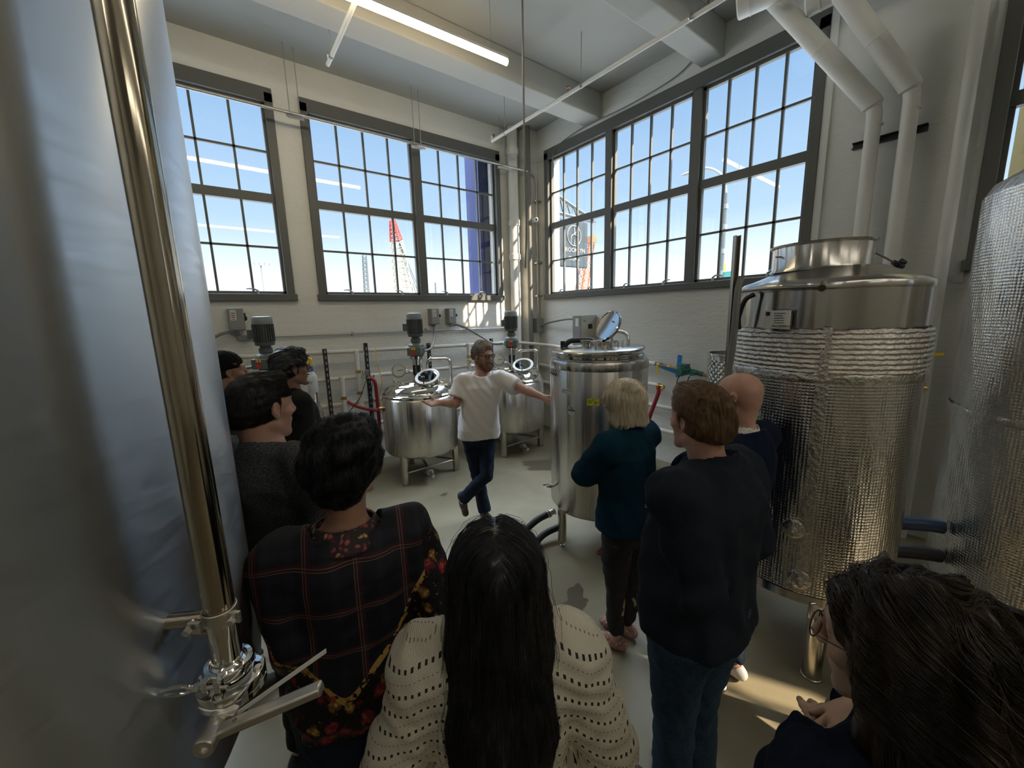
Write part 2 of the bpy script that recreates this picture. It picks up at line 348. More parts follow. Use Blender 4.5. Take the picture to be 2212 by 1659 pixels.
def mixing_tank(c, label):
    z0, z1, r = .36, 1.07, .468
    t = thing('mixing_tank', label, 'tank', (c[0], c[1], 0), 'mixing tanks along the window wall')
    MB().lathe([(0, z0-.05), (.25, z0-.045), (r-.06, z0-.02), (r-.02, z0), (r, z0+.035), (r, z1-.02), (r-.012, z1), (.44, z1+.012), (.0, z1+.012)], (c[0], c[1], 0), 72).build('tank_body', 'steel_brushed', t)
    MB().lathe([(.452, z1+.01), (.455, z1+.03), (.44, z1+.045), (.43, z1+.05), (.425, z1+.075), (.39, z1+.125), (.31, z1+.175), (.2, z1+.205), (.085, z1+.22), (0, z1+.22)], (c[0], c[1], 0), 64).build('domed_lid', 'steel_polished', t)
    for a in (90, 212, 331):
        p = pol(c, a, .42, 0); MB().lathe([(.047, 0), (.047, .02), (.045, .02), (.045, z0+.06)], (p[0], p[1], 0), 20).build('leg', 'steel_leg', t)
    for a, b in ((90, 212), (212, 331), (331, 90)): MB().cyl(pol(c, a, .42, .15), pol(c, b, .42, .15), .014, 10).build('leg_brace', 'steel_leg', t)
    # pedestal, gearbox, motor
    b = MB(); b.lathe([(.11, z1+.19), (.11, z1+.215), (.06, z1+.22), (.06, 1.52), (.09, 1.525), (.09, 1.56)], (c[0], c[1], 0), 28); b.build('motor_pedestal', 'steel_polished', t)
    w = MB()
    for s in (-1, 1): w.obox(Vector(off(c, .03*s, -.056, 1.38)), VR*.014, VD*.01, Vector((0, 0, .07)))
    w.build('pedestal_opening', 'black_plastic', t)
    gb = MB(); gb.lathe([(.07, 1.555), (.085, 1.565), (.105, 1.59), (.105, 1.60), (.112, 1.605), (.112, 1.66), (.105, 1.665), (.10, 1.70), (.085, 1.715), (.06, 1.72), (.055, 1.735)], (c[0], c[1], 0), 8); gb.obox(off(c, .0, -.1, 1.625), VR*.085, VD*.03, Vector((0, 0, .05)))
    go = gb.build('gearbox', 'gear_grey', t, bevel=.006)
    for i, (m_, x) in enumerate((('orange_band', -.052), ('yellow', -.038), ('orange_band', -.024), ('yellow', -.010))):
        MB().obox(off(c, x+.02, -.1315, 1.662), VR*.0068, VD*.001, Vector((0, 0, .016))).build('warning_stripe', m_, go)
    q = Vector(off(c, -.012, -.1318, 1.605)); MB().obox(q, (VR+Vector((0,0,1)))*.015, VD*.001, (Vector((0,0,1))-VR)*.015).build('warning_diamond', 'red_paint', go)
    mo = MB(); mo.lathe([(.05, 1.72), (.062, 1.735), (.062, 1.775), (.05, 1.78), (.05, 1.80), (.085, 1.805), (.09, 1.815), (.09, 1.835), (.08, 1.84), (.08, 2.02)], (c[0], c[1], 0), 32)
    for k in range(26):
        a = 360*k/26; p = Vector(pol(c, a, .086, 1.93)); u = Vector((cos(R(a)), sin(R(a)), 0)); mo.obox(p, u*.012, u.cross(Vector((0,0,1)))*.0028, Vector((0,0,.088)))
    mo.obox(off(c, -.105, -.0, 1.92), VR*.035, VD*.045, Vector((0,0,.045)))
    m_ = mo.build('motor', 'motor_grey', t)
    MB().lathe([(.092, 2.015), (.094, 2.03), (.094, 2.07), (.086, 2.09), (.07, 2.096), (.05, 2.097), (.05, 2.10), (0, 2.10)], (c[0], c[1], 0), 36).build('fan_cover', 'motor_cap', m_)
    # tilted manway collar with a glass lid
    p = Vector(off(c, .17, -.14, z1+.15)); ax = Vector(-VD*.50-VR*.09+Vector((0, 0, .86))).normalized()
    cl = MB(); cl.lathe([(.128, -.03), (.134, 0), (.134, .10), (.146, .103), (.146, .113), (.12, .113), (.12, .02), (.0, .02)], p, 40, ax); mw = cl.build('manway_collar', 'steel_polished', t)
    MB().lathe([(0, .114), (.118, .114), (.118, .122), (0, .122)], p, 40, ax).build('manway_glass', 'steel_mirror_glass', mw)
    MB().lathe([(.116, .112), (.150, .112), (.152, .118), (.150, .126), (.116, .126)], p, 40, ax).build('manway_gasket', 'white_plastic', mw)
    kn = MB(); tt = ax.cross(VR).normalized()*-1; kp = p+ax*.11-VR*.02+(-VD*.14); kn.tube([kp-Vector((0,0,.06)), kp+ax*.02], .006, 8); kn.lathe([(0, 0), (.022, .002), (.026, .012), (.018, .022), (0, .026)], kp+ax*.015, 8, ax); kn.build('clamp_knob', 'black_plastic', mw)
    for s, rr in ((-1, .15), (.55, .155)):
        b = MB(); hp = p+VR*s*rr+ax*.05; b.obox(hp, VR*.012, VD*.02, ax*.045); b.build('hinge', 'steel_cast', mw)
    # dial gauge
    gq = Vector(off(c, -.19, -.16, 1.40)); gd = (-VD+Vector((0, 0, .12))+VR*.1).normalized()
    ga = MB(); ga.lathe([(0, 0), (.075, 0), (.085, .008), (.085, .03), (.076, .034), (.076, .028), (0, .028)], gq, 36, gd); ga.tube([gq+Vector((0,0,0)), gq+VR*.1-gd*.03, gq+VR*.17-gd*.06-Vector((0,0,.07))], .008, 8); go = ga.build('temperature_gauge', 'steel_dark', t)
    MB().lathe([(0, .029), (.074, .029), (.074, .0305), (0, .0305)], gq, 32, gd).build('gauge_face', 'label_white', go)
    MB().obox(gq+gd*.032, (VR*.05+Vector((0,0,.008))), gd*.0008, Vector((0,0,.0035))).build('gauge_needle', 'black_plastic', go)
    tk = MB(); u = VR; v = gd.cross(VR).normalized()
    for k in range(20):
        a = 2*pi*k/20; dd = u*cos(a)+v*sin(a); tk.obox(gq+gd*.0312+dd*.063, dd*.006, gd*.0005, dd.cross(gd)*.0015)
    tk.build('gauge_marks', 'black_plastic', go)
    # nozzles with clamps on the dome
    for rx, aw, hz in ((-.27, -.12, .07), (-.15, -.24, .055), (.05, -.3, .05), (.30, -.02, .06)):
        q = Vector(off(c, rx, aw, z1+.06+.12*(1-(rx*rx+aw*aw)/.16))); b = MB()
        b.cyl(q, q+Vector((0,0,hz)), .013, 12); b.cyl(q+Vector((0,0,hz)), q+Vector((0,0,hz+.012)), .027, 16); b.cyl(q+Vector((0,0,hz+.012)), q+Vector((0,0,hz+.03)), .012, 12)
        b.tube([q+Vector((0,0,hz+.006))+VR*.02, q+Vector((0,0,hz+.006))+VR*.055+Vector((0,0,.01))], .005, 8); b.build('nozzle', 'steel_cast', t)
    # bent cleaning pipe at the right
    b = MB(); b.tube(bend([off(c, .10, .13, 1.30), off(c, .10, .13, 1.50), off(c, .40, .13, 1.50), off(c, .40, .13, .95)], .07, 6), .019, 14)
    b.cyl(off(c, .10, .13, 1.33), off(c, .10, .13, 1.345), .034, 16); b.cyl(off(c, .14, .13, 1.50), off(c, .155, .13, 1.50), .034, 16); b.build('cleaning_pipe', 'steel_leg', t)
    # outlet below
    b = MB(); q0 = off(c, .0, -.05, z0-.04); pts = bend([q0, off(c, .0, -.05, .19), off(c, .1, -.22, .13)], .05, 5); b.tube(pts, .02, 14); b.cyl(off(c, 0, -.05, .24), off(c, 0, -.05, .255), .036, 16); b.build('outlet_pipe', 'steel_cast', t)
    d = Vector((VR*.45-VD*.8+Vector((0,0,-.12)))).normalized(); vo = valve(t, Vector(pts[-1])-d*.01, d, 1.5)
    MB().cyl(Vector(pts[-1])+d*.14, Vector(pts[-1])+d*.2, .022, 16).build('hose_tail', 'steel_cast', vo)
    # side port
    b = MB(); b.cyl(pol(c, 175, r-.01, .955), pol(c, 175, r+.05, .955), .016, 12); b.build('side_port', 'brass', t)
    return t
mat('steel_mirror_glass', (.55, .6, .66), .03, 1)
C1 = (2.10, 4.72); t1 = mixing_tank(C1, 'squat steel mixing tank left of the man in white, red hose attached')
copy_tree(t1, None, (1.5, -.02, 0), 'squat steel mixing tank with motor behind the outstretched arm, nearest the room corner')
copy_tree(t1, None, (-1.62, .025, 0), 'mostly hidden steel mixing tank whose motor rises behind the men at the left')

# ---- tall cylindrical tank with stickers
c = (2.61, 2.21); r = .405
t = thing('cylinder_tank', 'tall shiny cylindrical steel tank covered in stickers beside the man in white, lid propped open', 'tank', (c[0], c[1], 0))
MB().lathe([(0, .33), (.2, .335), (.33, .35), (r-.03, .375), (r, .42), (r, 1.655), (r-.008, 1.67), (.365, 1.675), (.362, 1.72), (.0, 1.72)], (c[0], c[1], 0), 96).build('tank_body', 'steel_brushed', t)
MB().lathe([(r+.0015, 1.60), (r+.003, 1.605), (r+.003, 1.655), (r+.001, 1.66)], (c[0], c[1], 0), 96).build('top_band', 'steel_bright', t)
MB().lathe([(.372, 1.685), (.378, 1.69), (.378, 1.705), (.372, 1.71), (.35, 1.71)], (c[0], c[1], 0), 72).build('rim_ring', 'steel_polished', t)
cc = Vector((c[0], c[1], 1.725))+VR*-.01-VD*.02
lid = MB().lathe([(0, 0), (.372, 0), (.38, .006), (.38, .022), (.372, .028), (.34, .033), (0, .036)], cc, 72, Vector((0, 0, 1))+VR*-.045).build('flat_lid', 'steel_bright', t)
for a in (160, 280, 40):
    p = pol(c, a, .34, 0); MB().lathe([(.02, 0), (.02, .012), (.009, .014), (.009, .05), (.036, .052), (.038, .056), (.038, .38)], (p[0], p[1], 0), 20).build('leg', 'steel_leg', t)
b = MB(); q = Vector(off(c, .03, -.02, 1.75)); b.cyl(q, q+Vector((0,0,.05)), .1, 32); b.cyl(q+Vector((0,0,.045)), q+Vector((0,0,.06)), .112, 32); b.build('manway_neck', 'steel_polished', t)
ax = (-VR*.80-VD*.42+Vector((0,0,.44))).normalized(); q = Vector(off(c, .085, .0, 1.93))
ml = MB().lathe([(0, -.012), (.122, -.012), (.132, -.005), (.132, .014), (.126, .018), (.12, .012), (0, .006)], q, 44, ax).build('open_manway_lid', 'steel_polished', t)
b = MB(); h = q+Vector((0,0,.05))-ax*.02; b.tube(bend([h-VD*.05-ax*.0, h-VD*.05-ax*.05, h+VD*.05-ax*.05, h+VD*.05], .02, 4), .006, 8); b.tube([q-ax*.02, q-ax*.05-Vector((0,0,.12)), Vector(off(c, .12, -.02, 1.80))], .009, 8); b.build('lid_handle', 'steel_cast', ml)
for rx, aw in ((-.06, -.17), (.08, -.15), (.2, -.02)):
    b = MB(); q = Vector(off(c, rx, aw, 1.755)); b.tube(bend([q, q+Vector((0,0,.06)), q+VR*.05+Vector((0,0,.06)), q+VR*.05], .02, 4), .007, 8); b.build('lid_handle', 'steel_cast', lid)
b = MB(); q = Vector(off(c, -.1, .03, 1.755)); b.cyl(q, q+Vector((0,0,.05)), .03, 16); b.cyl(q+Vector((0,0,.045)), q+Vector((0,0,.06)), .045, 20); b.build('nozzle', 'steel_polished', lid)
b = MB(); q = Vector(off(c, .14, .06, 1.755)); b.cyl(q, q+Vector((0,0,.04)), .025, 16); b.cyl(q+Vector((0,0,.035)), q+Vector((0,0,.05)), .038, 20); b.build('nozzle', 'steel_polished', lid)
b = MB(); b.tube(bend([off(c, .10, .25, 1.72), off(c, .10, .25, 1.87), off(c, .26, .32, 1.87), off(c, .33, .28, 1.84), off(c, .33, .24, 1.70)], .05, 5), .016, 12); b.build('cleaning_pipe', 'steel_leg', t)
b = MB(); b.tube(bend([off(c, -.28, .24, 1.70), off(c, -.22, .24, 1.80), off(c, .02, .27, 1.80), off(c, .06, .27, 1.70)], .08, 6), .024, 12); b.build('black_hose_loop', 'rubber_black', t)
b = MB(); q = Vector(off(c, -.27, .22, 1.71)); b.cyl(q, q+Vector((0,0,.09)), .02, 12); b.build('black_cap', 'black_plastic', t)
valve(t, pol(c, 155, r, .57), (cos(R(155)), sin(R(155)), 0), .6)
b = MB(); b.cyl(off(c, -.02, -.02, .36), off(c, -.02, -.02, .24), .022, 12); b.cyl(off(c, -.02, -.02, .27), off(c, -.02, -.02, .285), .036, 14); b.build('bottom_outlet', 'steel_cast', t)
def patch(name, ang, z, w, h, m_, off_=.0015, c=c, r=r, par=None, rad=0): return curve_label(MB(), c, R(ang), r, w, h, 8, z, off_).build(name, m_, par or t, smooth=True)
def ring_patch(name, ang, z, rx, rz, m_, off_, par, hole=0, z0=-9, z1=9, c=c, r=r):   # disc or ring wrapped on the cylinder
    vs = []; fs = []; n = 28
    for k in range(n):
        a = 2*pi*k/n
        for q in (hole, 1):
            dx = cos(a)*rx*q; dz = min(max(sin(a)*rz*q, z0), z1); th = R(ang)+dx/r; vs.append((c[0]+cos(th)*(r+off_), c[1]+sin(th)*(r+off_), z+dz))
    fs = [(2*k, 2*k+1, 2*((k+1) % n)+1, 2*((k+1) % n)) for k in range(n)]
    return MB().add(vs, fs).build(name, m_, par)
def wrap_text(body, size, ang, z, m_, par, off_=.003, bold=0, c=c, r=r, narrow=1.0):
    o = text(body, size, (0, 0, 0), (1, 0, 0), (0, 1, 0), m_, 'sticker_lettering', par, 0)
    org = Vector(par['_o'])
    for v in o.data.vertices:
        x, y = (v.co.x+org.x)*narrow, v.co.y+org.y; th = R(ang)+x/r; v.co = Vector((c[0]+cos(th)*(r+off_), c[1]+sin(th)*(r+off_), z+y))-org
    if bold:
        pass
    return o
mat('sticker_black', (.012, .012, .012), .4); mat('sticker_white', (.75, .78, .78), .4); mat('sticker_teal', (.25, .48, .50), .4); mat('sticker_maroon', (.28, .03, .05), .4)
mat('sticker_yellow', (.80, .62, .02), .4); mat('sticker_green', (.10, .38, .05), .4); mat('sticker_blue', (.16, .42, .60), .4)
s = patch('sticker', 158, 1.59, .17, .088, 'sticker_black'); wrap_text('moog', .078, 160, 1.592, 'sticker_white', s)
s = patch('sticker', 184, 1.437, .093, .044, 'sticker_white'); wrap_text('perfect\ncircuit', .021, 186, 1.437, 'sticker_black', s); ring_patch('sticker_emblem', 178.8, 1.437, .01, .016, 'sticker_blue', .0025, s, .45)
s = patch('sticker', 215.5, 1.372, .093, .054, 'sticker_yellow'); ring_patch('sticker_ring', 211.9, 1.374, .015, .015, 'sticker_green', .0025, s, .4); ring_patch('sticker_bar', 218.8, 1.370, .018, .006, 'sticker_green', .0025, s)
ring_patch('sticker_dot', 215.2, 1.388, .009, .008, 'sticker_blue', .0028, s); ring_patch('sticker_patch', 217.8, 1.354, .014, .006, 'sticker_blue', .0026, s)
s = ring_patch('sticker', 190.5, 1.290, .036, .038, 'sticker_white', .0015, t); ring_patch('sticker_upper', 190.5, 1.290, .033, .035, 'sticker_teal', .0022, s, 0, 0.0, 9); patch('sticker_band', 190.5, 1.29, .07, .011, 'sticker_maroon', .003, par=s)
for k in (-2, -1, 0, 1, 2): patch('sticker_ray', 190.5+k*1.9, 1.271, .0045, .018+.004*(2-abs(k)), 'sticker_teal', .0028, par=s)
patch('sticker_mast', 190.3, 1.308, .004, .026, 'sticker_black', .003, par=s)
s = patch('sticker', 238, 1.245, .06, .062, 'sticker_black'); ring_patch('sticker_figure', 238.4, 1.252, .018, .018, 'sticker_white', .0025, s, .35); wrap_text('SOUND', .009, 238, 1.222, 'sticker_white', s)
s = patch('sticker', 285, 1.232, .06, .024, 'sticker_black'); wrap_text('modular', .012, 286, 1.232, 'sticker_white', s)
s = patch('sticker', 280, 1.375, .05, .03, 'sticker_black')
s = patch('paper_label', 296, .92, .09, .085, 'sticker_white')
for k in range(3): patch('label_line', 296, .94-.02*k, .06, .004, 'sticker_black', .0025, par=s)

# ---- big insulated fermenter
c = (2.777, .723); r = .42
t = thing('fermenter_tank', 'big upright fermenter wrapped in silver bubble foil with bare steel shoulders and open neck', 'tank', (c[0], c[1], 0))
def foil_shell(name, c, r, z0, z1, m_, rough=.004, n=160, seed=1, a_gap=None, steps=60, edge=0):
    rnd = random.Random(seed); ph = [rnd.uniform(0, 6.28) for _ in range(8)]; vs = []; fs = []; uv = []
    for i in range(steps+1):
        for j in range(n):
            a = 2*pi*j/n; z = z0+(z1-z0)*i/steps
            if edge and i in (0, steps): z += edge*(sin(9*a+ph[0])*.6+sin(23*a+ph[1])*.5+sin(47*a+ph[5])*.3)
            d = rough*(.5*sin(3*a+ph[2]+z*2)+.5*sin(7*a+ph[3]-z*5)+.4*sin(17*a+ph[4])*sin(z*9+ph[5])+.3*sin(41*a+ph[6]+z*20))
            if edge: d += rough*1.1*(1-abs(2*i/steps-1)**6)
            vs.append((c[0]+cos(a)*(r+d), c[1]+sin(a)*(r+d), z))
    for i in range(steps):
        for j in range(n): fs.append((i*n+j, i*n+(j+1) % n, (i+1)*n+(j+1) % n, (i+1)*n+j))
    o = MB().add(vs, fs).build(name, m_, t, angle=80)
    me = o.data; ul = me.uv_layers.new(name='UVMap'); org = Vector(o['_o']); per = 2*pi*r
    co = [me.vertices[l.vertex_index].co+org for l in me.loops]
    for p in me.polygons:
        th = [math.atan2(co[li].y-c[1], co[li].x-c[0]) for li in p.loop_indices]
        mx_ = max(th)
        for li, a in zip(p.loop_indices, th):
            if mx_-a > pi: a += 2*pi
            ul.data[li].uv = (a*r, co[li].z)
    return o
MB().lathe([(0, .36), (.15, .37), (.3, .40), (.38, .44), (r-.012, .462), (r+.004, .466), (r+.004, .515), (r-.004, .52), (r-.004, 2.15), (r-.002, 2.162), (r-.02, 2.178), (.36, 2.19), (.30, 2.215), (.245, 2.24), (.235, 2.245)], (c[0], c[1], 0), 96).build('tank_body', 'steel_bright', t)
MB().lathe([(r+.001, 2.125), (r+.003, 2.13), (r+.003, 2.155), (r, 2.16)], (c[0], c[1], 0), 96).build('top_band', 'steel_bright', t)
nc = (2.757, .765)
MB().lathe([(.236, 2.235), (.222, 2.255), (.222, 2.365), (.236, 2.372), (.238, 2.379), (.222, 2.379), (.214, 2.36), (.214, 2.25), (.0, 2.25)], (nc[0], nc[1], 0), 72).build('tank_neck', 'steel_bright', t)
foil_shell('foil_insulation', c, r+.008, .525, 1.71, 'foil_bubble', .004, seed=3)
foil_shell('foil_collar', c, r+.02, 1.72, 1.935, 'foil_band', .006, seed=5, edge=.006, steps=24)
foil_shell('foil_tape', c, r+.018, 1.675, 1.725, 'foil_tape', .003, seed=7, edge=.005, steps=6)
curve_label(MB(), c, R(197), r+.03, .035, .235, 4, 1.83, .001).build('foil_seam', 'foil_tape', t)
curve_label(MB(), c, R(197), r+.012, .05, 1.15, 4, 1.10, .002).build('foil_seam', 'foil_tape', t)
for a in (212, 332, 92):
    p = pol(c, a, .375, 0); l_ = MB().lathe([(.05, 0), (.05, .01), (.047, .012), (.047, .45)], (p[0], p[1], 0), 24).build('leg', 'steel_leg', t)
# clamp arm with star knob
b = MB(); q = Vector((nc[0]+.222*sin(R(120))*.86, nc[1]-.19, 2.33)); dirv = Vector((VR.x*.9-VD.x*.2, VR.y*.9-VD.y*.2, -.28)).normalized()
q = Vector(nc+(2.335,))+VR*.235-VD*.03
b.obox(q, VR*.03, VD*.012, Vector((0,0,.014))); ar = b.build('clamp_hinge', 'steel_cast', t)
MB().cyl(q+VR*.02, q+VR*.15-Vector((0,0,.062)), .0055, 8).build('clamp_rod', 'steel_dark', ar)
b = MB(); kq = q+VR*.165-Vector((0,0,.07)); kd = (VR-Vector((0,0,.4))).normalized(); b.cyl(kq-kd*.02, kq+kd*.02, .014, 12)
for k in range(6):
    a = 2*pi*k/6; uu = kd.cross(VD).normalized(); vv = kd.cross(uu); b.ball(kq+kd*.02+(uu*cos(a)+vv*sin(a))*.022, .013, 8, 6)
b.ball(kq+kd*.02, .02, 10, 8); b.build('star_knob', 'black_plastic', ar)
# neck handle, sight rail round the shoulder
b = MB(); b.cyl(Vector(nc+(2.32,))-VR*.222, Vector(nc+(2.32,))-VR*.25, .005, 8); b.build('neck_pin', 'steel_cast', t)
b = MB(); b.tube([pol(c, a, r+.028, z) for a, z in ((128, 2.14), (140, 2.143), (155, 2.145), (170, 2.142), (185, 2.14), (192, 2.137))], .009, 10); b.cyl(pol(c, 192, r, 2.15), pol(c, 192, r+.045, 2.13), .017, 12); b.build('cooling_pipe', 'steel_dark', t)
# data plate on a bracket
a = R(170); n_ = Vector((cos(a), sin(a), 0)); u_ = Vector((-sin(a), cos(a), 0)); q = Vector((c[0], c[1], 1.985))+n_*(r+.035)
pl = MB().obox(q, u_*.062, Vector((0,0,.046)), n_*.004).build('data_plate', 'label_white', t, bevel=.001)
MB().obox(q-n_*.018, u_*.055, Vector((0,0,.03)), n_*.014).build('plate_bracket', 'steel_dark', pl)
u2 = u_ if u_.dot(VR) > 0 else -u_
MB().obox(q+n_*.005-u2*.045+Vector((0,0,.03)), u2*.01, Vector((0,0,.01)), n_*.0008).build('plate_emblem', 'sticker_black', pl)
text('PROSPERO', .018, q+n_*.0046+u2*.022-Vector((0,0,.034)), u2, (0,0,1), 'sticker_black', 'plate_lettering', pl, .0005)
for k, (dx, ln) in enumerate(((.0, .055), (-.005, .04), (.0, .05), (0, .05), (0, .05))):
    MB().obox(q+n_*.005+u2*(.012+dx)+Vector((0,0,.032-.012*k)), u2*ln*.5, Vector((0,0,.0014)), n_*.0006).build('plate_line', 'sticker_black', pl)
# front fittings
for a, z, s_ in ((190, .885, .9), (196.5, .605, .8)):
    n_ = Vector((cos(R(a)), sin(R(a)), 0)); p = Vector((c[0], c[1], z))+n_*(r-.0); MB().lathe([(.055, .0), (.05, .018), (.042, .022), (0, .022)], p, 24, n_).build('fitting_flange', 'foil_tape', t); valve(t, p+n_*.01, n_, s_*.8, 'sample_valve')
# side fittings at the wall side
for a, z, yl in ((305, 1.775, 1), (300, 1.60, 0)):
    n_ = Vector((cos(R(a)), sin(R(a)), 0)); p = Vector((c[0], c[1], z))+n_*r; b = MB(); b.cyl(p, p+n_*.06, .012, 10); b.cyl(p+n_*.04-Vector((0,0,.03)), p+n_*.04+Vector((0,0,.03)), .012, 10); vo = b.build('ball_valve', 'brass', t)
    if yl: MB().obox(p+n_*.055+VR*.05, VR*.05, VD*.003, Vector((0,0,.007))).build('valve_lever', 'yellow', vo)
# heavy leg gusset
p = Vector(pol(c, 209, r-.01, .44)); MB().obox(p, VR*.045, Vector((0,0,.05)), VD*.012).build('leg_gusset', 'steel_bright', t, bevel=.01)

# upright support post and hose beside it
b = MB(); q = Vector((2.49*sin(R(66.75))-.02, 2.49*cos(R(66.75))+.02, 0))
b.obox(q+Vector((0,0,1.21)), VR*.014, VD*.004, Vector((0,0,1.21))); b.obox(q+Vector((0,0,1.21))+VR*.012-VD*.01, VR*.002, VD*.012, Vector((0,0,1.21))); b.obox(q+Vector((0,0,1.21))-VR*.012-VD*.01, VR*.002, VD*.012, Vector((0,0,1.21)))
single('support_post', b, 'steel_dark', 'tall thin galvanised channel post standing left of the foil fermenter', 'post')
hp = [q+VR*.02-VD*.03+Vector((0,0,2.20)), q+VR*.005-VD*.04+Vector((0,0,2.12)), q+VR*.0-VD*.04+Vector((0,0,1.9)), q-VR*.01-VD*.03+Vector((0,0,1.72)), q-VR*.035-VD*.02+Vector((0,0,1.62)), q-VR*.06+Vector((0,0,1.57)), q-VR*.08+Vector((0,0,1.54))]
single('drain_hose', MB().tube(spline(hp), .017, 12), 'cord_grey', 'grey flexible hose hanging down along the thin post by the fermenter', 'hose')
hp = [pol(c, 150, r+.02, 2.12), pol(c, 146, r+.05, 2.09), pol(c, 142, r+.06, 2.0), pol(c, 141, r+.05, 1.93)]
single('glycol_hose', MB().tube(spline(hp), .013, 10), 'rubber_black', 'black hose arching off the shoulder of the foil fermenter', 'hose')

# ---- second insulated tank at the right edge
c = (3.6, -.36); r = .62
t = thing('insulated_tank', 'tall domed tank wrapped in silver bubble foil at the right edge of view', 'tank', (c[0], c[1], 0))
MB().lathe([(0, .2), (.3, .22), (r-.01, .3), (r-.01, 2.56), (r-.04, 2.63), (.4, 2.76), (.12, 2.84), (.1, 2.94), (0, 2.94)], (c[0], c[1], 0), 80).build('tank_body', 'foil_tape', t)
foil_shell('foil_insulation', c, r-.002, 1.455, 2.60, 'foil_bubble', .006, seed=13)
foil_shell('foil_insulation', c, r-.006, .28, 1.44, 'foil_bubble', .007, seed=14)
foil_shell('foil_seam', c, r+.002, 1.425, 1.47, 'foil_tape', .003, seed=17, edge=.004, steps=6)
vs = [(r*.998, 2.60), (r-.03, 2.66), (.42, 2.77), (.14, 2.85)]
MB().lathe(vs, (c[0], c[1], 0), 80).build('foil_dome', 'foil_tape', t)
for a in (150, 270, 30): MB().cyl(pol(c, a, .52, 0), pol(c, a, .52, .28), .05, 18).build('leg', 'steel_leg', t)

# ---- dimpled tank behind the bald man
c = (3.50, 1.46); r = .235
t = thing('dimpled_tank', 'open-topped tank with diamond dimpled steel side beyond the bald head', 'tank', (c[0], c[1], 0))
m = mat('steel_dimpled', (.55, .53, .48), .25, 1); n, l, b_ = nodes(m); tx = n.new('ShaderNodeTexCoord'); mp = n.new('ShaderNodeMapping'); mp.inputs['Rotation'].default_value = (0, 0, R(45)); mp.inputs['Scale'].default_value = (28, 28, 1); l.new(tx.outputs['UV'], mp.inputs[0])
vo = n.new('ShaderNodeTexVoronoi'); vo.inputs['Scale'].default_value = 1; vo.inputs['Randomness'].default_value = 0; l.new(mp.outputs[0], vo.inputs['Vector']); bump(m, vo.outputs['Distance'], .9, .02)
foil_shell('dimpled_shell', c, r, .45, 1.63, 'steel_dimpled', .0, n=64, steps=30)
MB().lathe([(r-.004, .4), (r-.004, 1.66), (r+.008, 1.665), (r+.008, 1.682), (r-.01, 1.682), (r-.01, 1.2), (0, 1.2)], (c[0], c[1], 0), 64).build('rim', 'steel_bright', t)
for a in (210, 330, 90): MB().cyl(pol(c, a, .19, 0), pol(c, a, .19, .45), .025, 14).build('leg', 'steel_leg', t)

# ---- huge tank at the left with its standpipe
c = (-.975, 1.445); r = 1.0
t = thing('storage_tank', 'huge brushed steel tank filling the left edge of view', 'tank', (c[0], c[1], 0))
MB().lathe([(0, .45), (.12, .45), (.2, .52), (.75, .90), (.93, 1.0), (.98, 1.03), (r, 1.07), (r, 3.35), (.97, 3.42), (.8, 3.52), (.4, 3.62), (0, 3.65)], (c[0], c[1], 0), 160).build('tank_body', 'steel_tank_skin', t)
for a in (200, 310, 100): MB().cyl(pol(c, a, .85, 0), pol(c, a, .85, 1.0), .06, 20).build('leg', 'steel_leg', t)
P0 = Vector((-.043, .88, 0)); nin = (Vector((c[0], c[1], 0))-P0).normalized()
b = MB(); b.cyl(P0+Vector((0,0,1.497))+nin*.02, P0+Vector((0,0,1.497))+nin*.1, .014, 20); b.cyl(P0+Vector((0,0,1.497))+nin*.03, P0+Vector((0,0,1.497))+nin*.036, .0155, 20); b.build('pipe_bracket', 'steel_pipe', t)
t = thing('standpipe', 'polished steel standpipe before the huge left tank, ending in a long-handled valve', 'pipe', (P0.x, P0.y, 1.3))
b = MB(); b.lathe([(.021, 1.50), (.0255, 1.502), (.0255, 3.6), (.02, 3.6)], (P0.x, P0.y, 0), 40); b.build('pipe', 'steel_pipe', t)
# pipe hanger clamp ring with bolts
b = MB(); b.lathe([(.0262, 1.492), (.029, 1.493), (.029, 1.517), (.0262, 1.518)], (P0.x, P0.y, 0), 40)
for s, aw in ((.036, -.012), (-.02, -.036)): b.obox(P0+VR*s+VD*aw+Vector((0,0,1.505)), VR*.011, VD*.0035, Vector((0,0,.011)))
cr = b.build('clamp_ring', 'steel_cast', t, bevel=.001)
for s, aw in ((.040, -.018), (-.024, -.04)):
    b = MB(); q = P0+VR*s+VD*aw+Vector((0,0,1.505)); b.tube([q-VD*.012-VR*.004, q+VD*.02-VR*.012], .0036, 8); b.lathe([(0, -.004), (.0062, -.004), (.0062, .004), (0, .004)], q-VD*.008, 6, VD); b.build('clamp_bolt', 'steel_cast', cr)
b = MB(); q = P0+VR*-.04-VD*.02+Vector((0,0,1.478)); b.tube([q, q+VR*.045], .0042, 10); b.build('clamp_bolt', 'steel_dark', cr)
b = MB(); b.lathe([(.024, 1.40), (.0255, 1.402), (.0255, 1.50), (.03, 1.485), (.0262, 1.47), (.0258, 1.42)], (P0.x, P0.y, 0), 40)
b = MB(); b.lathe([(.0, 1.50), (.0245, 1.50), (.0255, 1.49), (.0262, 1.46), (.0255, 1.455), (.0255, 1.405), (.03, 1.40), (.033, 1.396), (.033, 1.389), (.0, 1.389)], (P0.x, P0.y, 0), 40); b.build('ferrule', 'steel_polished', t)
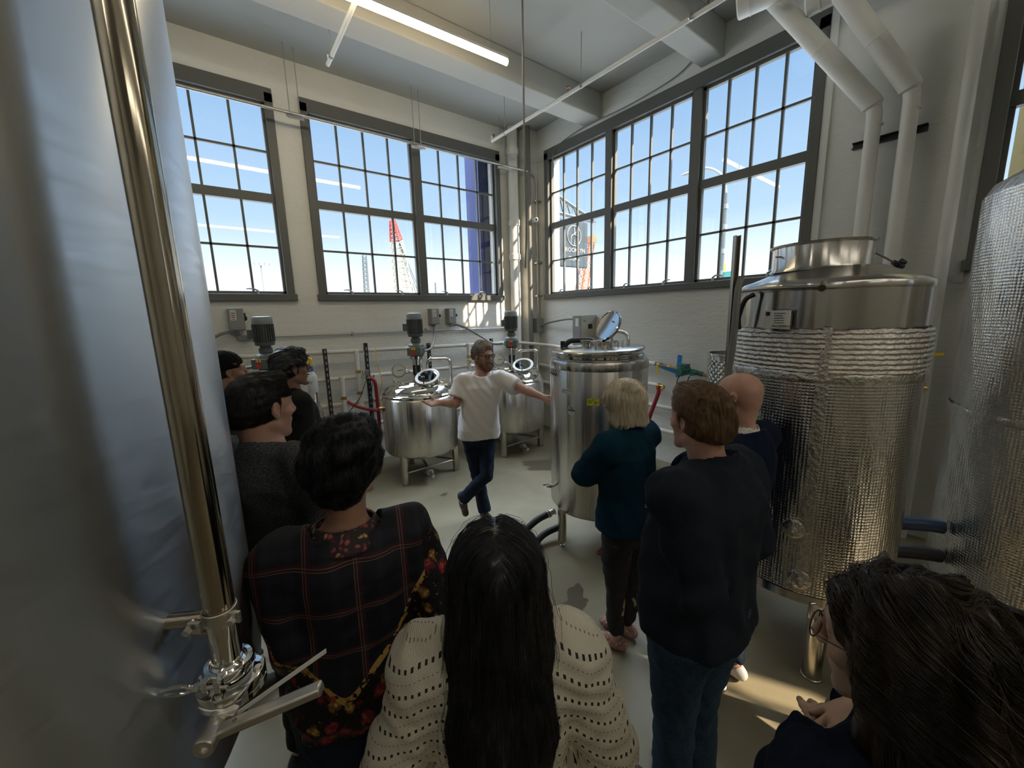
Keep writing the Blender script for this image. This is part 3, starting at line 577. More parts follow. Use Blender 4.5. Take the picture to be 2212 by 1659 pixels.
# tri-clamp with wing nut
b = MB(); b.lathe([(.031, 1.402), (.040, 1.401), (.0425, 1.395), (.0425, 1.385), (.040, 1.379), (.031, 1.378)], (P0.x, P0.y, 0), 44); b.obox(P0-VD*.043+VR*-.012+Vector((0,0,1.39)), VR*.006, VD*.008, Vector((0,0,.012))); b.obox(P0-VD*.043+VR*.012+Vector((0,0,1.39)), VR*.006, VD*.008, Vector((0,0,.012)))
tc_ = b.build('sanitary_clamp', 'steel_polished', t, bevel=.0012)
q = P0-VD*.047+Vector((0,0,1.388)); b = MB(); b.tube([q+VR*.03, q-VR*.045], .0032, 10)
for k in range(14): b.lathe([(.0038, -.0008), (.0042, 0), (.0038, .0008)], q+VR*(.0-.003*k), 10, VR)
b.lathe([(0, 0), (.0075, 0), (.0085, .01), (.006, .014), (0, .014)], q-VR*.02, 6, -VR); b.build('clamp_screw', 'steel_cast', tc_)
b = MB(); w0 = q-VR*.034; w1 = q-VR*.092-VD*.004-Vector((0,0,.006)); lp = []
for k in range(17): a = 2*pi*k/16; lp.append(w0*.5+w1*.5+(w1-w0)*.5*cos(a)+Vector((0,0,.012))*sin(a)-VD*.004*sin(a))
b.tube(lp[:-1], .0036, 8, closed=True); b.build('wing_nut', 'steel_polished', tc_)
# valve body: two bolted flanges
b = MB(); b.lathe([(0, 1.374), (.038, 1.374), (.043, 1.370), (.056, 1.368), (.058, 1.364), (.058, 1.353), (.055, 1.351), (.058, 1.349), (.058, 1.338), (.055, 1.335), (.03, 1.332), (.03, 1.316), (0, 1.316)], (P0.x, P0.y, 0), 56)
vb = b.build('valve_body', 'steel_polished', t)
for a in (15, 105, 195, 285):
    b = MB(); p = pol(P0, a-40, .0485, 0); b.lathe([(0, 1.375), (.0065, 1.375), (.0065, 1.367), (.008, 1.367), (.008, 1.365), (0, 1.365)], (p[0], p[1], 0), 6); b.build('flange_bolt', 'steel_cast', vb)
# handle: hub and long bar with a spring lever over it
hd = Vector((.245*.96+.0, .97*.0+.2, 0)); 
hub = P0-VD*.078+VR*.012+Vector((0,0,1.322))
b = MB(); b.cyl(P0-VD*.04+Vector((0,0,1.343)), hub+VD*.02, .011, 16); b.build('valve_stem', 'steel_cast', t)
bd = (VR*1.0+VD*.18+Vector((0,0,.30))).normalized(); hz = -VD*.94+VR*.2; hz = (hz-bd*hz.dot(bd)).normalized(); hy = hz.cross(bd).normalized()
b = MB(); b.lathe([(0, -.026), (.0165, -.026), (.018, -.023), (.018, .023), (.0165, .026), (.008, .026), (.0075, .020), (0, .020)], hub, 28, hz)
hb = b.build('handle_hub', 'steel_cast', t)
MB().obox(hub+bd*.105, bd*.095, hy*.0085, hz*.0125).build('handle_bar', 'steel_cast', hb, bevel=.004)
MB().lathe([(0, 0), (.0042, 0), (.0042, .0012), (.003, .0012), (0, .0008)], hub+bd*.045+hy*(.0085 if hy.z > 0 else -.0085), 20, hy if hy.z > 0 else -hy).build('handle_pin', 'steel_dark', hb)
q0 = hub+bd*.02+VD*.022; MB().obox(q0+(bd+VD*.15+Vector((0,0,.22))).normalized()*.095, (bd+VD*.15+Vector((0,0,.22))).normalized()*.095, Vector((0,0,.005)), VD*.0015).build('latch_lever', 'label_white', hb, bevel=.001)
MB().obox(hub+VD*.028+VR*.01+Vector((0,0,.012)), VR*.02, VD*.01, Vector((0,0,.008))).build('latch_block', 'steel_cast', hb, bevel=.002)
# ------------------------------------------------------------------ pipes, conduits, lamps, boxes
def seg(name, pts, r, m_, label, cat, rad=0, group=None, n=12):
    return single(name, MB().tube(bend(pts, rad) if rad else pts, r, n), m_, label, cat, group)
# sprinkler / conduit line along the left wall, hung from paired rods
t = thing('wall_conduit', 'grey steel conduit hung across the window tops, turning down into the corner box', 'conduit', (2.5, 5.35, 4.33))
b = MB(); b.tube(bend([(-4, 5.35, 4.31), (4.60, 5.35, 4.34), (4.70, 5.34, 4.26), (4.70, 5.33, 3.9), (4.70, 5.33, 1.95)], .16, 8), .017, 12); b.build('conduit_run', 'conduit_galvanised', t)
for x in (-1.2, 1.12, 2.60, 4.02):
    b = MB(); 
    for s in (-.05, .06): b.cyl((x+s, 5.35+s*.3, 4.32), (x+s, 5.35+s*.3, ZC), .005, 6)
    b.build('hanger_rod', 'conduit_galvanised', t)
    MB().obox((x, 5.33, 4.285), Vector((.07, -.055, -.02)), Vector((.016, .02, 0)), Vector((0, 0, .012))).build('strut_bracket', 'conduit_galvanised', t)
for z in (2.35, 3.9, 2.9): MB().box((4.66, 5.31, z-.012), (4.79, 5.37, z+.012)).build('pipe_strap', 'conduit_galvanised', t)
MB().box((4.62, 5.28, 1.72), (4.78, 5.40, 1.96)).build('junction_box', 'box_grey', t, bevel=.004)
# corner riser pipes
t = thing('riser_pipe', 'thick vertical grey riser pipe standing in the room corner', 'pipe', (4.36, 5.52, 0))
MB().cyl((4.36, 5.53, 0), (4.36, 5.53, ZC), .085, 24).build('pipe', 'pipe_white', t)
for z in (3.0, 3.55, 4.65): MB().lathe([(.085, z-.05), (.098, z-.045), (.098, z+.045), (.085, z+.05)], (4.36, 5.53, 0), 24).build('coupling', 'pipe_white', t)
t = thing('riser_pipe', 'slimmer vertical dark pipe at the corner just right of the thick riser', 'pipe', (4.62, 5.36, 0))
MB().cyl((4.55, 5.355, 0), (4.55, 5.355, ZC), .035, 16).build('pipe', 'cord_grey', t)
# security camera
t = thing('security_camera', 'small white security camera on the corner conduit below window top', 'camera', (4.62, 5.27, 3.57))
MB().ball((4.62, 5.26, 3.585), .042, 16, 10).build('camera_ball', 'white_plastic', t); MB().cyl((4.62, 5.36, 3.585), (4.62, 5.28, 3.585), .035, 16).build('camera_mount', 'white_plastic', t); MB().ball((4.60, 5.225, 3.58), .017, 12, 8).build('camera_lens', 'black_plastic', t)
# white slanting sprinkler pipe
t = thing('sprinkler_pipe', 'thin white sprinkler pipe slanting below the ceiling beams towards the right wall', 'pipe', (3.6, 3.4, 4.5))
b = MB(); b.tube([(3.622, 5.06, 4.5), (3.66, .3, 4.5), (3.66, -4, 4.5)], .021, 12); b.cyl((3.622, 5.05, 4.5), (3.622, 5.05, 4.56), .02, 10); b.build('pipe', 'pipe_white', t)
for y in (4.75, 3.35, 2.1): b = MB(); b.cyl((3.63, y, 4.52), (3.63, y, ZC if y > 4.4 or y < 4 and y > 2.7 or y < 2.3 else 4.7), .005, 6); b.lathe([(.024, -.012), (.03, 0), (.024, .012)], (3.63, y, 4.5), 12, (0, 1, 0)); b.build('hanger_rod', 'conduit_galvanised', t)
for y in (5.02, 3.55, 1.95): b = MB(); b.cyl((3.63, y, 4.52), (3.63, y, 4.57), .008, 8); b.cyl((3.63, y, 4.56), (3.63, y, 4.575), .02, 10); b.build('sprinkler_head', 'copper_pipe', t)
t = thing('sprinkler_branch', 'short white sprinkler branch pipe below the ceiling left of the strip lamp', 'pipe', (1.29, 4, 4.5))
b = MB(); b.tube([(1.27, 3.4, 4.5), (1.295, 4.52, 4.5)], .02, 12); b.cyl((1.29, 4.47, 4.5), (1.29, 4.47, 4.56), .01, 8); b.build('pipe', 'pipe_white', t)
for y in (3.5, 4.36): b = MB(); b.cyl((1.29, y, 4.5), (1.29, y, ZC if y < 4 else ZC), .006, 6); b.lathe([(.022, -.01), (.028, 0), (.022, .01)], (1.29, y, 4.5), 12, (0, 1, 0)); b.build('hanger_rod', 'conduit_galvanised', t)
# hanging cable
cb = [(2.62, 3.12, ZC), (2.63, 3.14, 4.4), (2.65, 3.17, 3.8), (2.66, 3.18, 3.3), (2.67, 3.19, 3.0), (2.655, 3.18, 2.75), (2.63, 3.17, 2.5)]
single('hanging_cable', MB().tube(spline(cb), .009, 8), 'cord_grey', 'long loose grey cable hanging from the ceiling before the room corner', 'cable')
cb = [(4.77, 5.0, 4.35), (4.72, 4.95, 4.5), (4.76, 4.88, 4.62), (4.765, 4.6, 4.68), (4.76, 4.2, 4.70), (4.77, 3.6, 4.69), (4.76, 3.0, 4.72), (4.77, 2.75, 4.80), (4.77, 2.68, 4.9)]
single('loose_wire', MB().tube(spline(cb), .007, 6), 'cord_grey', 'loose grey wire draped along the top of the right window', 'cable')
# LED tubes
def strip(name, p0, p1, m_, label, group=None, z=4.45):
    p0, p1 = Vector(p0), Vector(p1); d = (p1-p0).normalized(); t = thing(name, label, 'lamp', (p0+p1)/2, group)
    b = MB().tube([p0, p1], .026, 12); b.build('tube_diffuser', m_, t); s = d.cross(Vector((0,0,1)))
    MB().obox((p0+p1)/2+Vector((0,0,.034)), d*(p1-p0).length/2, s*.024, Vector((0,0,.012))).build('lamp_housing', 'white_plastic', t)
    for q in (p0, p1): MB().cyl(q-d*.004, q+d*.004, .03, 12).build('end_cap', 'white_plastic', t)
    for f in (.05, .5, .93): q = p0.lerp(p1, f); MB().cyl(q+Vector((0,0,.04)), (q.x, q.y, ZC), .0025, 6).build('hanging_wire', 'conduit_galvanised', t)
    return t
strip('strip_lamp', (.05, 3.50, 4.45), (2.66, 3.42, 4.45), 'lamp_tube', 'long glowing warm strip lamp hanging under the ceiling beams')
for x, y in ((-3.2, 1.2), (-3.2, -1.5), (-.4, -1.6), (2.2, -1.6), (-.4, -4.4), (2.2, -4.4)):
    strip('strip_lamp', (x, y, 4.45), (x+2.3, y, 4.45), 'lamp_far', 'strip lamp hanging behind the camera', 'strip lamps behind the camera')
# horizontal conduit and switch boxes on the left wall
t = thing('wall_conduit', 'thin horizontal conduit on the left wall behind the tank motors', 'conduit', (2.4, 5.62, 1.84))
MB().tube([(.36, 5.615, 1.865), (4.5, 5.615, 1.81)], .012, 10).build('conduit_run', 'conduit_galvanised', t)
for x in (1.6, 2.68, 3.4): MB().box((x-.012, 5.6, 1.82), (x+.012, 5.65, 1.87)).build('pipe_strap', 'conduit_galvanised', t)
MB().box((.30, 5.57, 1.83), (.44, 5.65, 1.89)).build('conduit_body', 'cord_grey', t, bevel=.006)
def switch(x, z, w, h, label):
    t = thing('switch_box', label, 'switch', (x, YA, z), 'safety switches on the left wall')
    MB().box((x-w/2, YA-.13, z-h/2), (x+w/2, YA, z+h/2)).build('box_body', 'box_grey', t, bevel=.006)
    MB().box((x-w/2+.003, YA-.137, z-h/2+.01), (x+w/2-.01, YA-.129, z+h/2-.005)).build('box_cover', 'box_grey', t, bevel=.002)
    MB().box((x-w/2+.02, YA-.139, z-.01), (x-w/2+.075, YA-.1375, z+h/2-.02)).build('rating_label', 'label_white', t)
    for k in range(4): MB().box((x-w/2+.028, YA-.1402, z+h/2-.06-.022*k), (x-w/2+.066, YA-.1392, z+h/2-.052-.022*k)).build('label_line', ('red_paint' if k == 3 else 'black_plastic'), t)
    text('EATON', .012, (x-w/2+.047, YA-.1395, z+h/2-.035), (1,0,0), (0,0,1), 'black_plastic', 'label_lettering', t, .0005)
    b = MB(); b.box((x+w/2, YA-.09, z-.02), (x+w/2+.02, YA-.06, z+.07)); b.obox((x+w/2+.022, YA-.09, z+.01), (.006, 0, 0), (0, .03, 0), (0, 0, .02)); b.build('switch_lever', 'black_plastic', t)
    b = MB(); b.cyl((x+.02, YA-.06, z-h/2), (x+.02, YA-.04, z-h/2-.05), .014, 10); b.build('conduit_stub', 'conduit_galvanised', t)
switch(.315, 2.075, .15, .25, 'large grey safety switch box on the wall above the beanie, at the far left')
switch(2.80, 2.045, .13, .235, 'grey safety switch box right behind the middle tank motor')
switch(3.09, 2.045, .13, .235, 'grey safety switch box to the right of the middle tank motor')
fl = [('flexible_conduit', [(3.12, 5.58, 1.90), (3.2, 5.55, 1.90), (3.32, 5.4, 1.82), (3.43, 5.2, 1.70), (3.47, 5.0, 1.62), (3.5, 4.8, 1.62)], 'dark flexible conduit curving from a switch box to the right tank motor'),
      ('flexible_conduit', [(2.80, 5.58, 1.90), (2.7, 5.4, 1.75), (2.5, 5.1, 1.62), (2.3, 4.9, 1.60), (2.15, 4.78, 1.62)], 'dark flexible conduit to the middle tank motor'),
      ('flexible_conduit', [(.33, 5.6, 1.9), (.2, 5.55, 1.93), (.05, 5.5, 1.86), (-.1, 5.3, 1.72), (.05, 5.0, 1.58), (.3, 4.85, 1.58), (.45, 4.78, 1.62)], 'dark flexible conduit looping left from the far left switch box')]
for nme, pts, lb in fl: single(nme, MB().tube(spline(pts), .017, 10), 'cord_grey', lb, 'cable')
# white process pipes along left wall
def pipe_run(z0, z1, label, x0=.1, x1=4.3, y=5.50):
    t = thing('white_pipe', label, 'pipe', (2, y, z0), 'white pipes along the left wall'); MB().tube([(x0, y, z0), (x1, y, z1)], .028, 14).build('pipe', 'pipe_white', t); return t
pipe_run(1.655, 1.56, 'topmost white pipe on the left wall behind the tanks')
pipe_run(1.30, 1.22, 'second white pipe from the top on the left wall')
pipe_run(.95, .87, 'third white pipe from the top on the left wall')
pipe_run(.62, .54, 'lowest white pipe on the left wall')
b = MB().tube(bend([(3.9, 5.50, 1.575), (4.3, 5.46, 1.56), (4.70, 5.0, 1.50), (4.70, 3.0, 1.345)], .1, 6), .028, 14)
t = single('white_pipe', b, 'pipe_white', 'topmost white pipe turning the corner onto the right wall', 'pipe')
for nme, z, yy, lb in (('white_pipe', 1.345, 2.98, 0), ('white_pipe', 1.065, 2.96, 'second white pipe on the right wall, ending in a valve with a red hose'), ('white_pipe', .765, 2.3, 'third white pipe on the right wall behind the tall tank'), ('white_pipe', .445, 2.3, 'lowest white pipe on the right wall behind the tall tank')):
    if lb: single(nme, MB().tube([(4.70, 5.35, z+.08), (4.70, yy, z)], .028, 14), 'pipe_white', lb, 'pipe')
# strut posts
for i, (x, z0, z1, lb) in enumerate(((1.185, .25, 1.68, 'black slotted strut post between the men and the red hose'), (1.70, .25, 1.72, 'black slotted strut post beside the vertical red hose'), (2.62, .9, 1.66, 'black slotted strut post right of the middle tank motor'), (3.75, .9, 1.66, 'black slotted strut post left of the right tank motor'))):
    t = thing('strut_post', lb, 'post', (x, 5.44, 0), 'slotted strut posts'); b = MB().box((x-.022, 5.425, 0), (x+.022, 5.467, z1)); b.cur = 1
    for k in range(int(z1/.075)): b.box((x-.007, 5.4235, .05+.075*k), (x+.007, 5.4245, .09+.075*k))
    b.build('post', ['black_plastic', 'conduit_galvanised'], t)
    MB().lathe([(.031, -.02), (.036, -.015), (.036, .015), (.031, .02)], (x, 5.50, 1.655-.0226*(x-.1)), 14, (1, 0, 0)).build('pipe_clamp', 'copper_pipe', t)
# vertical white drops with brass clamps
for x, z0, z1, lb in ((1.57, .86, 1.63, 'upper vertical white pipe drop left of the slotted post'), (1.355, .55, 1.30, 'lower vertical white pipe drop feeding the slanting red hose'), (3.30, 1.2, 1.6, 'short vertical white pipe drop behind the man in white')):
    t = thing('pipe_drop', lb, 'pipe', (x, 5.42, z0)); MB().tube([(x, 5.43, z0), (x, 5.43, z1-.0)], .03, 14).build('pipe', 'pipe_white', t); MB().tube([(x, 5.5, z1-.02), (x, 5.43, z1-.02)], .03, 12).build('pipe_elbow', 'pipe_white', t)
    for z in (z0+.2, z1-.28):
        bb_ = MB().lathe([(.031, -.022), (.034, -.02), (.034, .02), (.031, .022)], (x, 5.43, z), 14); bb_.box((x-.05, 5.40, z-.008), (x-.03, 5.42, z+.008)); bb_.build('brass_clamp', 'brass', t)
# solenoid valves and hoses
t = thing('solenoid_valve', 'small grey solenoid valve at the top of the vertical red hose', 'valve', (1.72, 5.33, 1.28))
MB().box((1.60, 5.30, 1.30), (1.67, 5.36, 1.37)).build('coil', 'cord_grey', t, bevel=.004); MB().box((1.74, 5.31, 1.16), (1.82, 5.37, 1.30)).build('coil', 'label_white', t, bevel=.004); MB().cyl((1.62, 5.33, 1.27), (1.76, 5.33, 1.25), .015, 10).build('valve_body', 'brass', t)
hoses = [([(1.68, 5.32, 1.26), (1.735, 5.30, 1.2), (1.745, 5.30, 1.0), (1.74, 5.28, .7), (1.735, 5.28, .4)], .024, 'vertical dark red hose beside the slotted post'),
         ([(1.38, 5.36, .98), (1.44, 5.3, .93), (1.52, 5.2, .895), (1.60, 5.05, .885), (1.62, 4.92, .905), (1.60, 4.80, .945), (1.635, 4.76, .955)], .02, 'slanting dark red hose running to the side of the middle mixing tank'),
         ([(4.62, 2.90, 1.06), (4.60, 2.88, .98), (4.55, 2.95, .7), (4.45, 2.98, .4), (4.3, 2.9, .12), (3.9, 2.75, .03), (3.45, 2.62, .03), (3.0, 2.62, .03)], .026, 'dark red hose dropping from the right wall valve to the floor'),
         ([(3.36, 5.36, 1.32), (3.42, 5.32, 1.30), (3.47, 5.28, 1.22), (3.5, 5.2, 1.1), (3.52, 5.1, 1.0)], .022, 'short red hose behind the head of the man in white'),
         ([(2.6, 2.05, .05), (2.42, 2.0, .03), (2.9, 1.75, .03), (3.3, 1.6, .03)], .012, 'thin red hose on the floor below the tall tank')]
for pts, r_, lb in hoses: single('red_hose', MB().tube(spline(pts), r_, 10), 'red_hose', lb, 'hose')
for pts, m_, lb in (([(1.83, 5.42, 1.66), (1.80, 5.36, 1.5), (1.85, 5.36, 1.2), (1.80, 5.36, .95), (1.84, 5.36, .7)], 'yellow', 'thin yellow cable beside the slotted post'),
                   ([(1.64, 5.29, 1.30), (1.5, 5.2, 1.05), (1.32, 5.2, .85), (1.2, 5.2, .70)], 'black_plastic', 'thin black cable sagging left from the solenoid valve'),
                   ([(1.63, 5.3, 1.62), (1.60, 5.3, 1.4), (1.60, 5.3, 1.2), (1.55, 5.3, .95), (1.42, 5.3, .92)], 'white_plastic', 'thin white cable beside the upper pipe drop'),
                   ([(1.70, 5.3, 1.2), (1.68, 5.3, 1.0), (1.77, 5.3, .9), (1.70, 5.3, .8)], 'black_plastic', 'thin black cable behind the vertical red hose')):
    single('loose_cable', MB().tube(spline(pts), .0055, 6), m_, lb, 'cable')
# black floor hoses by the tall tank
for k, (pts, lb) in enumerate((([(2.30, 2.50, .24), (2.15, 2.53, .20), (1.95, 2.55, .09), (1.78, 2.50, .03), (1.5, 2.3, .03)], 'upper black hose with steel end left of the tall tank leg'), ([(2.42, 2.45, .10), (2.2, 2.48, .07), (1.95, 2.40, .03), (1.7, 2.3, .03)], 'lower black hose lying on the floor left of the tall tank leg'))):
    t = thing('black_hose', lb, 'hose', pts[0]); MB().tube(spline(pts), .030, 12).build('hose', 'rubber_black', t)
    if k == 0:
        d = (Vector(pts[0])-Vector(pts[1])).normalized(); q = Vector(pts[0]); b = MB(); b.cyl(q-d*.03, q+d*.05, .026, 14)
        for s in (-.02, .0, .05): b.lathe([(.028, -.006), (.038, -.003), (.038, .003), (.028, .006)], q+d*s, 14, d)
        b.build('hose_coupling', 'steel_cast', t)
# control panel on the right wall
t = thing('control_panel', 'steel fronted control cabinet beside the right wall behind the open lid', 'control box', (4.6, 4.17, 1.53))
MB().box((4.44, 4.10, 1.53), (4.79, 4.26, 2.0)).build('cabinet', 'box_grey', t, bevel=.004); MB().box((4.445, 4.092, 1.535), (4.785, 4.101, 1.995)).build('cabinet_door', 'steel_bright', t)
MB().box((4.61, 4.082, 1.80), (4.68, 4.092, 1.87)).build('display', 'black_plastic', t); MB().box((4.51, 4.085, 1.91), (4.54, 4.092, 1.93)).build('indicator', 'sticker_green', t)
MB().cyl((4.585, 4.092, 1.625), (4.585, 4.045, 1.625), .018, 12).build('stop_button', 'red_paint', t); MB().cyl((4.55, 4.092, 1.56), (4.55, 4.055, 1.56), .016, 12).build('black_knob', 'black_plastic', t)
MB().box((4.4385, 4.14, 1.84), (4.44, 4.20, 1.96)).build('rating_label', 'label_white', t)
single('flexible_conduit', MB().tube(spline([(4.72, 5.28, 1.82), (4.70, 5.1, 1.88), (4.62, 4.7, 1.93), (4.52, 4.4, 1.95), (4.46, 4.24, 1.95)]), .016, 10), 'cord_grey', 'grey conduit from the corner junction box to the control cabinet', 'cable')
# brass valves, pump, tape on the right wall
t = thing('wall_valve', 'brass ball valve with yellow lever on the upper right wall pipe by blue tape', 'valve', (4.70, 2.96, 1.345))
b = MB(); b.tube([(4.70, 2.98, 1.345), (4.70, 2.58, 1.30)], .014, 12); b.lathe([(.02, -.03), (.026, -.02), (.026, .02), (.02, .03)], (4.70, 2.95, 1.342), 8, (0, 1, 0)); b.lathe([(.02, -.02), (.024, -.01), (.024, .01), (.02, .02)], (4.70, 2.80, 1.325), 8, (0, 1, 0)); b.build('valve_body', 'brass', t)
MB().obox((4.655, 2.945, 1.28), (.004, 0, 0), (0, .011, 0), (0, 0, .06)).build('valve_lever', 'yellow', t)
t = thing('wall_valve', 'brass ball valve with yellow lever on the second right wall pipe above the red hose', 'valve', (4.70, 2.95, 1.065))
b = MB(); b.tube(bend([(4.70, 2.97, 1.065), (4.69, 2.86, 1.06), (4.62, 2.82, 1.06), (4.62, 2.88, 1.0)], .02), .017, 12); b.lathe([(.022, -.03), (.028, -.02), (.028, .02), (.022, .03)], (4.70, 2.94, 1.064), 8, (0, 1, 0)); b.build('valve_body', 'brass', t)
MB().obox((4.655, 2.935, 1.0), (.004, 0, 0), (0, .011, 0), (0, 0, .06)).build('valve_lever', 'yellow', t)
t = thing('circulation_pump', 'small dark green pump on the right wall piping', 'pump', (4.68, 2.57, 1.30))
b = MB(); b.cyl((4.72, 2.57, 1.30), (4.56, 2.57, 1.30), .058, 20); b.cyl((4.57, 2.57, 1.30), (4.53, 2.57, 1.30), .045, 16); b.box((4.6, 2.52, 1.33), (4.7, 2.62, 1.385)); b.build('pump_body', 'pump_green', t, bevel=.005)
b = MB(); b.cyl((4.70, 2.50, 1.295), (4.70, 2.36, 1.27), .03, 12); b.cyl((4.66, 2.44, 1.285), (4.58, 2.44, 1.285), .028, 12); b.build('valve_actuator', 'pump_green', t)
MB().tube([(4.70, 2.36, 1.27), (4.70, 2.12, 1.23), (4.66, 2.08, 1.22)], .02, 12).build('copper_pipe', 'copper_pipe', t)
for dy in (0, -.13): MB().tube(spline([(4.6, 2.6+dy, 1.25), (4.6, 2.63+dy, 1.15), (4.62, 2.61+dy, 1.05), (4.64, 2.62+dy, .9)]), .006, 6).build('power_cord', 'black_plastic', t)
b = MB(); b.obox((4.787, 2.72, 1.33), (.002, 0, 0), (0, .028, .003), (0, -.01, .145)); b.obox((4.785, 2.82, 1.28), (.002, 0, 0), (0, .17, .045), (0, -.01, .032)); single('masking_tape', b, 'tape_blue', 'blue masking tape cross stuck on the right wall behind the valve', 'tape')
# white vertical pipes right of the window with strut channel
def white_drop(p, label):
    t = thing('insulated_pipe', label, 'pipe', p[-1], 'thick white pipes beside the right window')
    q = bend(p, .07, 6); ze = p[1][2]; b = MB(); b.tube(q, [.072 if v[2] > ze+.005 else .052 for v in map(Vector, q)], 24); b.build('pipe', 'pipe_white', t)
    a, c_ = Vector(p[0]), Vector(p[1]); MB().lathe([(.072, -.008), (.075, 0), (.072, .008)], a.lerp(c_, .5), 24, c_-a).build('seam_band', 'pipe_white', t); MB().lathe([(.052, -.008), (.057, 0), (.052, .008)], (p[2][0], p[2][1], ze-.14), 24).build('seam_band', 'pipe_white', t)
    return t
white_drop([(4.20, 1.73, 4.70), (4.66, 1.02, 3.66), (4.67, 1.01, 0)], 'thick white pipe bending down the wall, nearer the window')
white_drop([(4.29, 1.25, 4.50), (4.66, .80, 3.70), (4.67, .79, 0)], 'thick white pipe bending down the wall, right of its twin')
MB_ = MB().tube([(4.70, .50, 0), (4.70, .50, ZC)], .042, 18); single('insulated_pipe', MB_, 'pipe_white', 'straight thick white vertical pipe by the dark right window frame', 'pipe')
t = thing('strut_channel', 'black horizontal strut channel on the wall behind the two white pipes', 'bracket', (4.76, .95, 3.43)); b = MB(); b.box((4.745, .70, 3.40), (4.79, 1.17, 3.407)); b.box((4.745, .70, 3.445), (4.79, 1.17, 3.452)); b.box((4.783, .70, 3.40), (4.79, 1.17, 3.45)); b.build('channel', 'black_plastic', t)
def duct(p, r, label):
    t = thing('duct', label, 'duct', p[0], 'big white overhead ducts'); d = (Vector(p[1])-Vector(p[0])).normalized(); L = (Vector(p[1])-Vector(p[0])).length
    MB().lathe([(0, .0), (r-.01, .0), (r, .012), (r, .09), (r+.005, .092), (r+.005, .10), (r, .102), (r, L)], p[0], 40, d).build('duct_shell', 'pipe_white', t); return t
duct([(4.08, 1.93, 4.70), (4.42, .90, 4.76)], .14, 'largest white overhead duct ending left of the other near the beam')
duct([(4.28, 1.47, 4.52), (4.46, .57, 4.57)], .105, 'smaller white overhead duct ending above the right wall pipes')
# dark duct box at the upper right corner
t = thing('unit_heater', 'dark sheet metal box hung at the upper right corner of view', 'heater', (3.4, .25, 3.9))
b = MB(); b.box((3.2, -.9, 3.60), (4.1, .14, 4.2)); b.build('casing', 'duct_dark', t, bevel=.01)
b = MB(); b.box((3.15, -.9, 3.55), (3.21, .18, 3.65)); b.box((3.15, .12, 3.55), (4.12, .18, 3.61)); b.build('flange', 'duct_dark', t, bevel=.004)
for x, y in ((3.3, 0), (3.95, 0), (3.3, -.8), (3.95, -.8)): MB().cyl((x, y, 4.2), (x, y, ZC), .008, 8).build('hanger_rod', 'conduit_galvanised', t)
# blue-black hoses behind the fermenter
for pts, r_, m_, lb in (([(3.08, .52, .70), (3.16, .38, .74), (3.22, .26, .76), (3.27, .18, .76)], .04, 'hose_blue', 'thick dark blue hose bridging the two foil tanks'), ([(3.08, .50, .52), (3.16, .37, .56), (3.22, .25, .58), (3.27, .17, .58)], .04, 'rubber_black', 'thick black hose bridging the two foil tanks, below the blue one'),
                        ([(3.0, .35, .03), (2.7, .28, .03), (2.35, .35, .03), (2.2, .15, .03)], .022, 'rubber_black', 'black hose on the floor behind the fermenter leg')):
    single('tank_hose', MB().tube(spline(pts), r_, 12), m_, lb, 'hose')
# slatted black crate and metal strap before the right-hand tank
t = thing('slatted_crate', 'black slatted plastic crate against the foil tank at the lower right', 'crate', (2.15, -.3, .6))
b = MB(); b.box((1.95, -.75, .55), (2.37, .02, .60))
for k in range(17): b.box((1.97, -.72+k*.043, .6), (2.36, -.70+k*.043, .84))
b.box((1.95, -.75, .84), (2.0, .02, .87)); b.box((2.33, -.75, .84), (2.37, .02, .87)); b.box((1.95, -.75, .0), (2.0, -.70, .6)); b.box((2.32, -.75, 0), (2.37, -.70, .6)); b.box((1.95, -.03, 0), (2.0, .02, .6)); b.box((2.32, -.03, 0), (2.37, .02, .6)); b.build('crate_body', 'black_plastic', t, bevel=.003)
MB().obox((2.12, .035, .86), (.05, 0, 0), (0, .012, 0), (0, 0, .07)).build('strap_plate', 'conduit_galvanised', t, bevel=.002); MB().cyl((2.05, .06, .9), (2.13, .06, .88), .014, 12).build('strap_bolt', 'brass', t)
# spray bottle on the far tank lid
cx, cy = off((.481, 4.745), .27, -.05, 0)[:2]; z0 = 1.28
t = thing('spray_bottle', 'white spray bottle with yellow trigger and blue collar beside the bespectacled man', 'bottle', (1.16, 4.36, 1.20))
cx, cy, z0 = .835, 4.53, 1.30
t.location = (cx, cy, z0); t['_o'] = (cx, cy, z0)
b = MB(); b.lathe([(0, 0), (.045, 0), (.05, .008), (.05, .14), (.045, .17), (.028, .205), (.018, .22), (.018, .235), (0, .235)], (cx, cy, z0), 28); b.build('bottle_body', 'bottle_body', t)
MB().lathe([(.0, .222), (.026, .222), (.022, .255), (.017, .275), (0, .275)], (cx, cy, z0), 20).build('collar', 'bottle_blue', t)
b = MB(); b.obox((cx, cy, z0+.305), VR*.012, VD*.012, Vector((0,0,.035))); b.obox(Vector((cx, cy, z0+.345))-VR*.018, VR*.038, VD*.011, Vector((0,0,.014))-VR*.006); b.obox(Vector((cx, cy, z0+.305))-VR*.03, VR*.004, VD*.008, Vector((0,0,.03))); b.build('trigger_head', 'yellow', t, bevel=.003)
lb_ = curve_label(MB(), (cx, cy), math.atan2(-VD.y, -VD.x), .05, .06, .085, 8, z0+.085, .001).build('label', 'label_white', t)
o = text('ZEP', .03, (0, 0, 0), (1, 0, 0), (0, 1, 0), 'bottle_blue', 'label_lettering', lb_, 0); org = Vector(lb_['_o'])
for v in o.data.vertices:
    x, y = v.co.x+org.x, v.co.y+org.y; th = math.atan2(-VD.y, -VD.x)+x/.05; v.co = Vector((cx+cos(th)*.0525, cy+sin(th)*.0525, z0+.105+y))-org

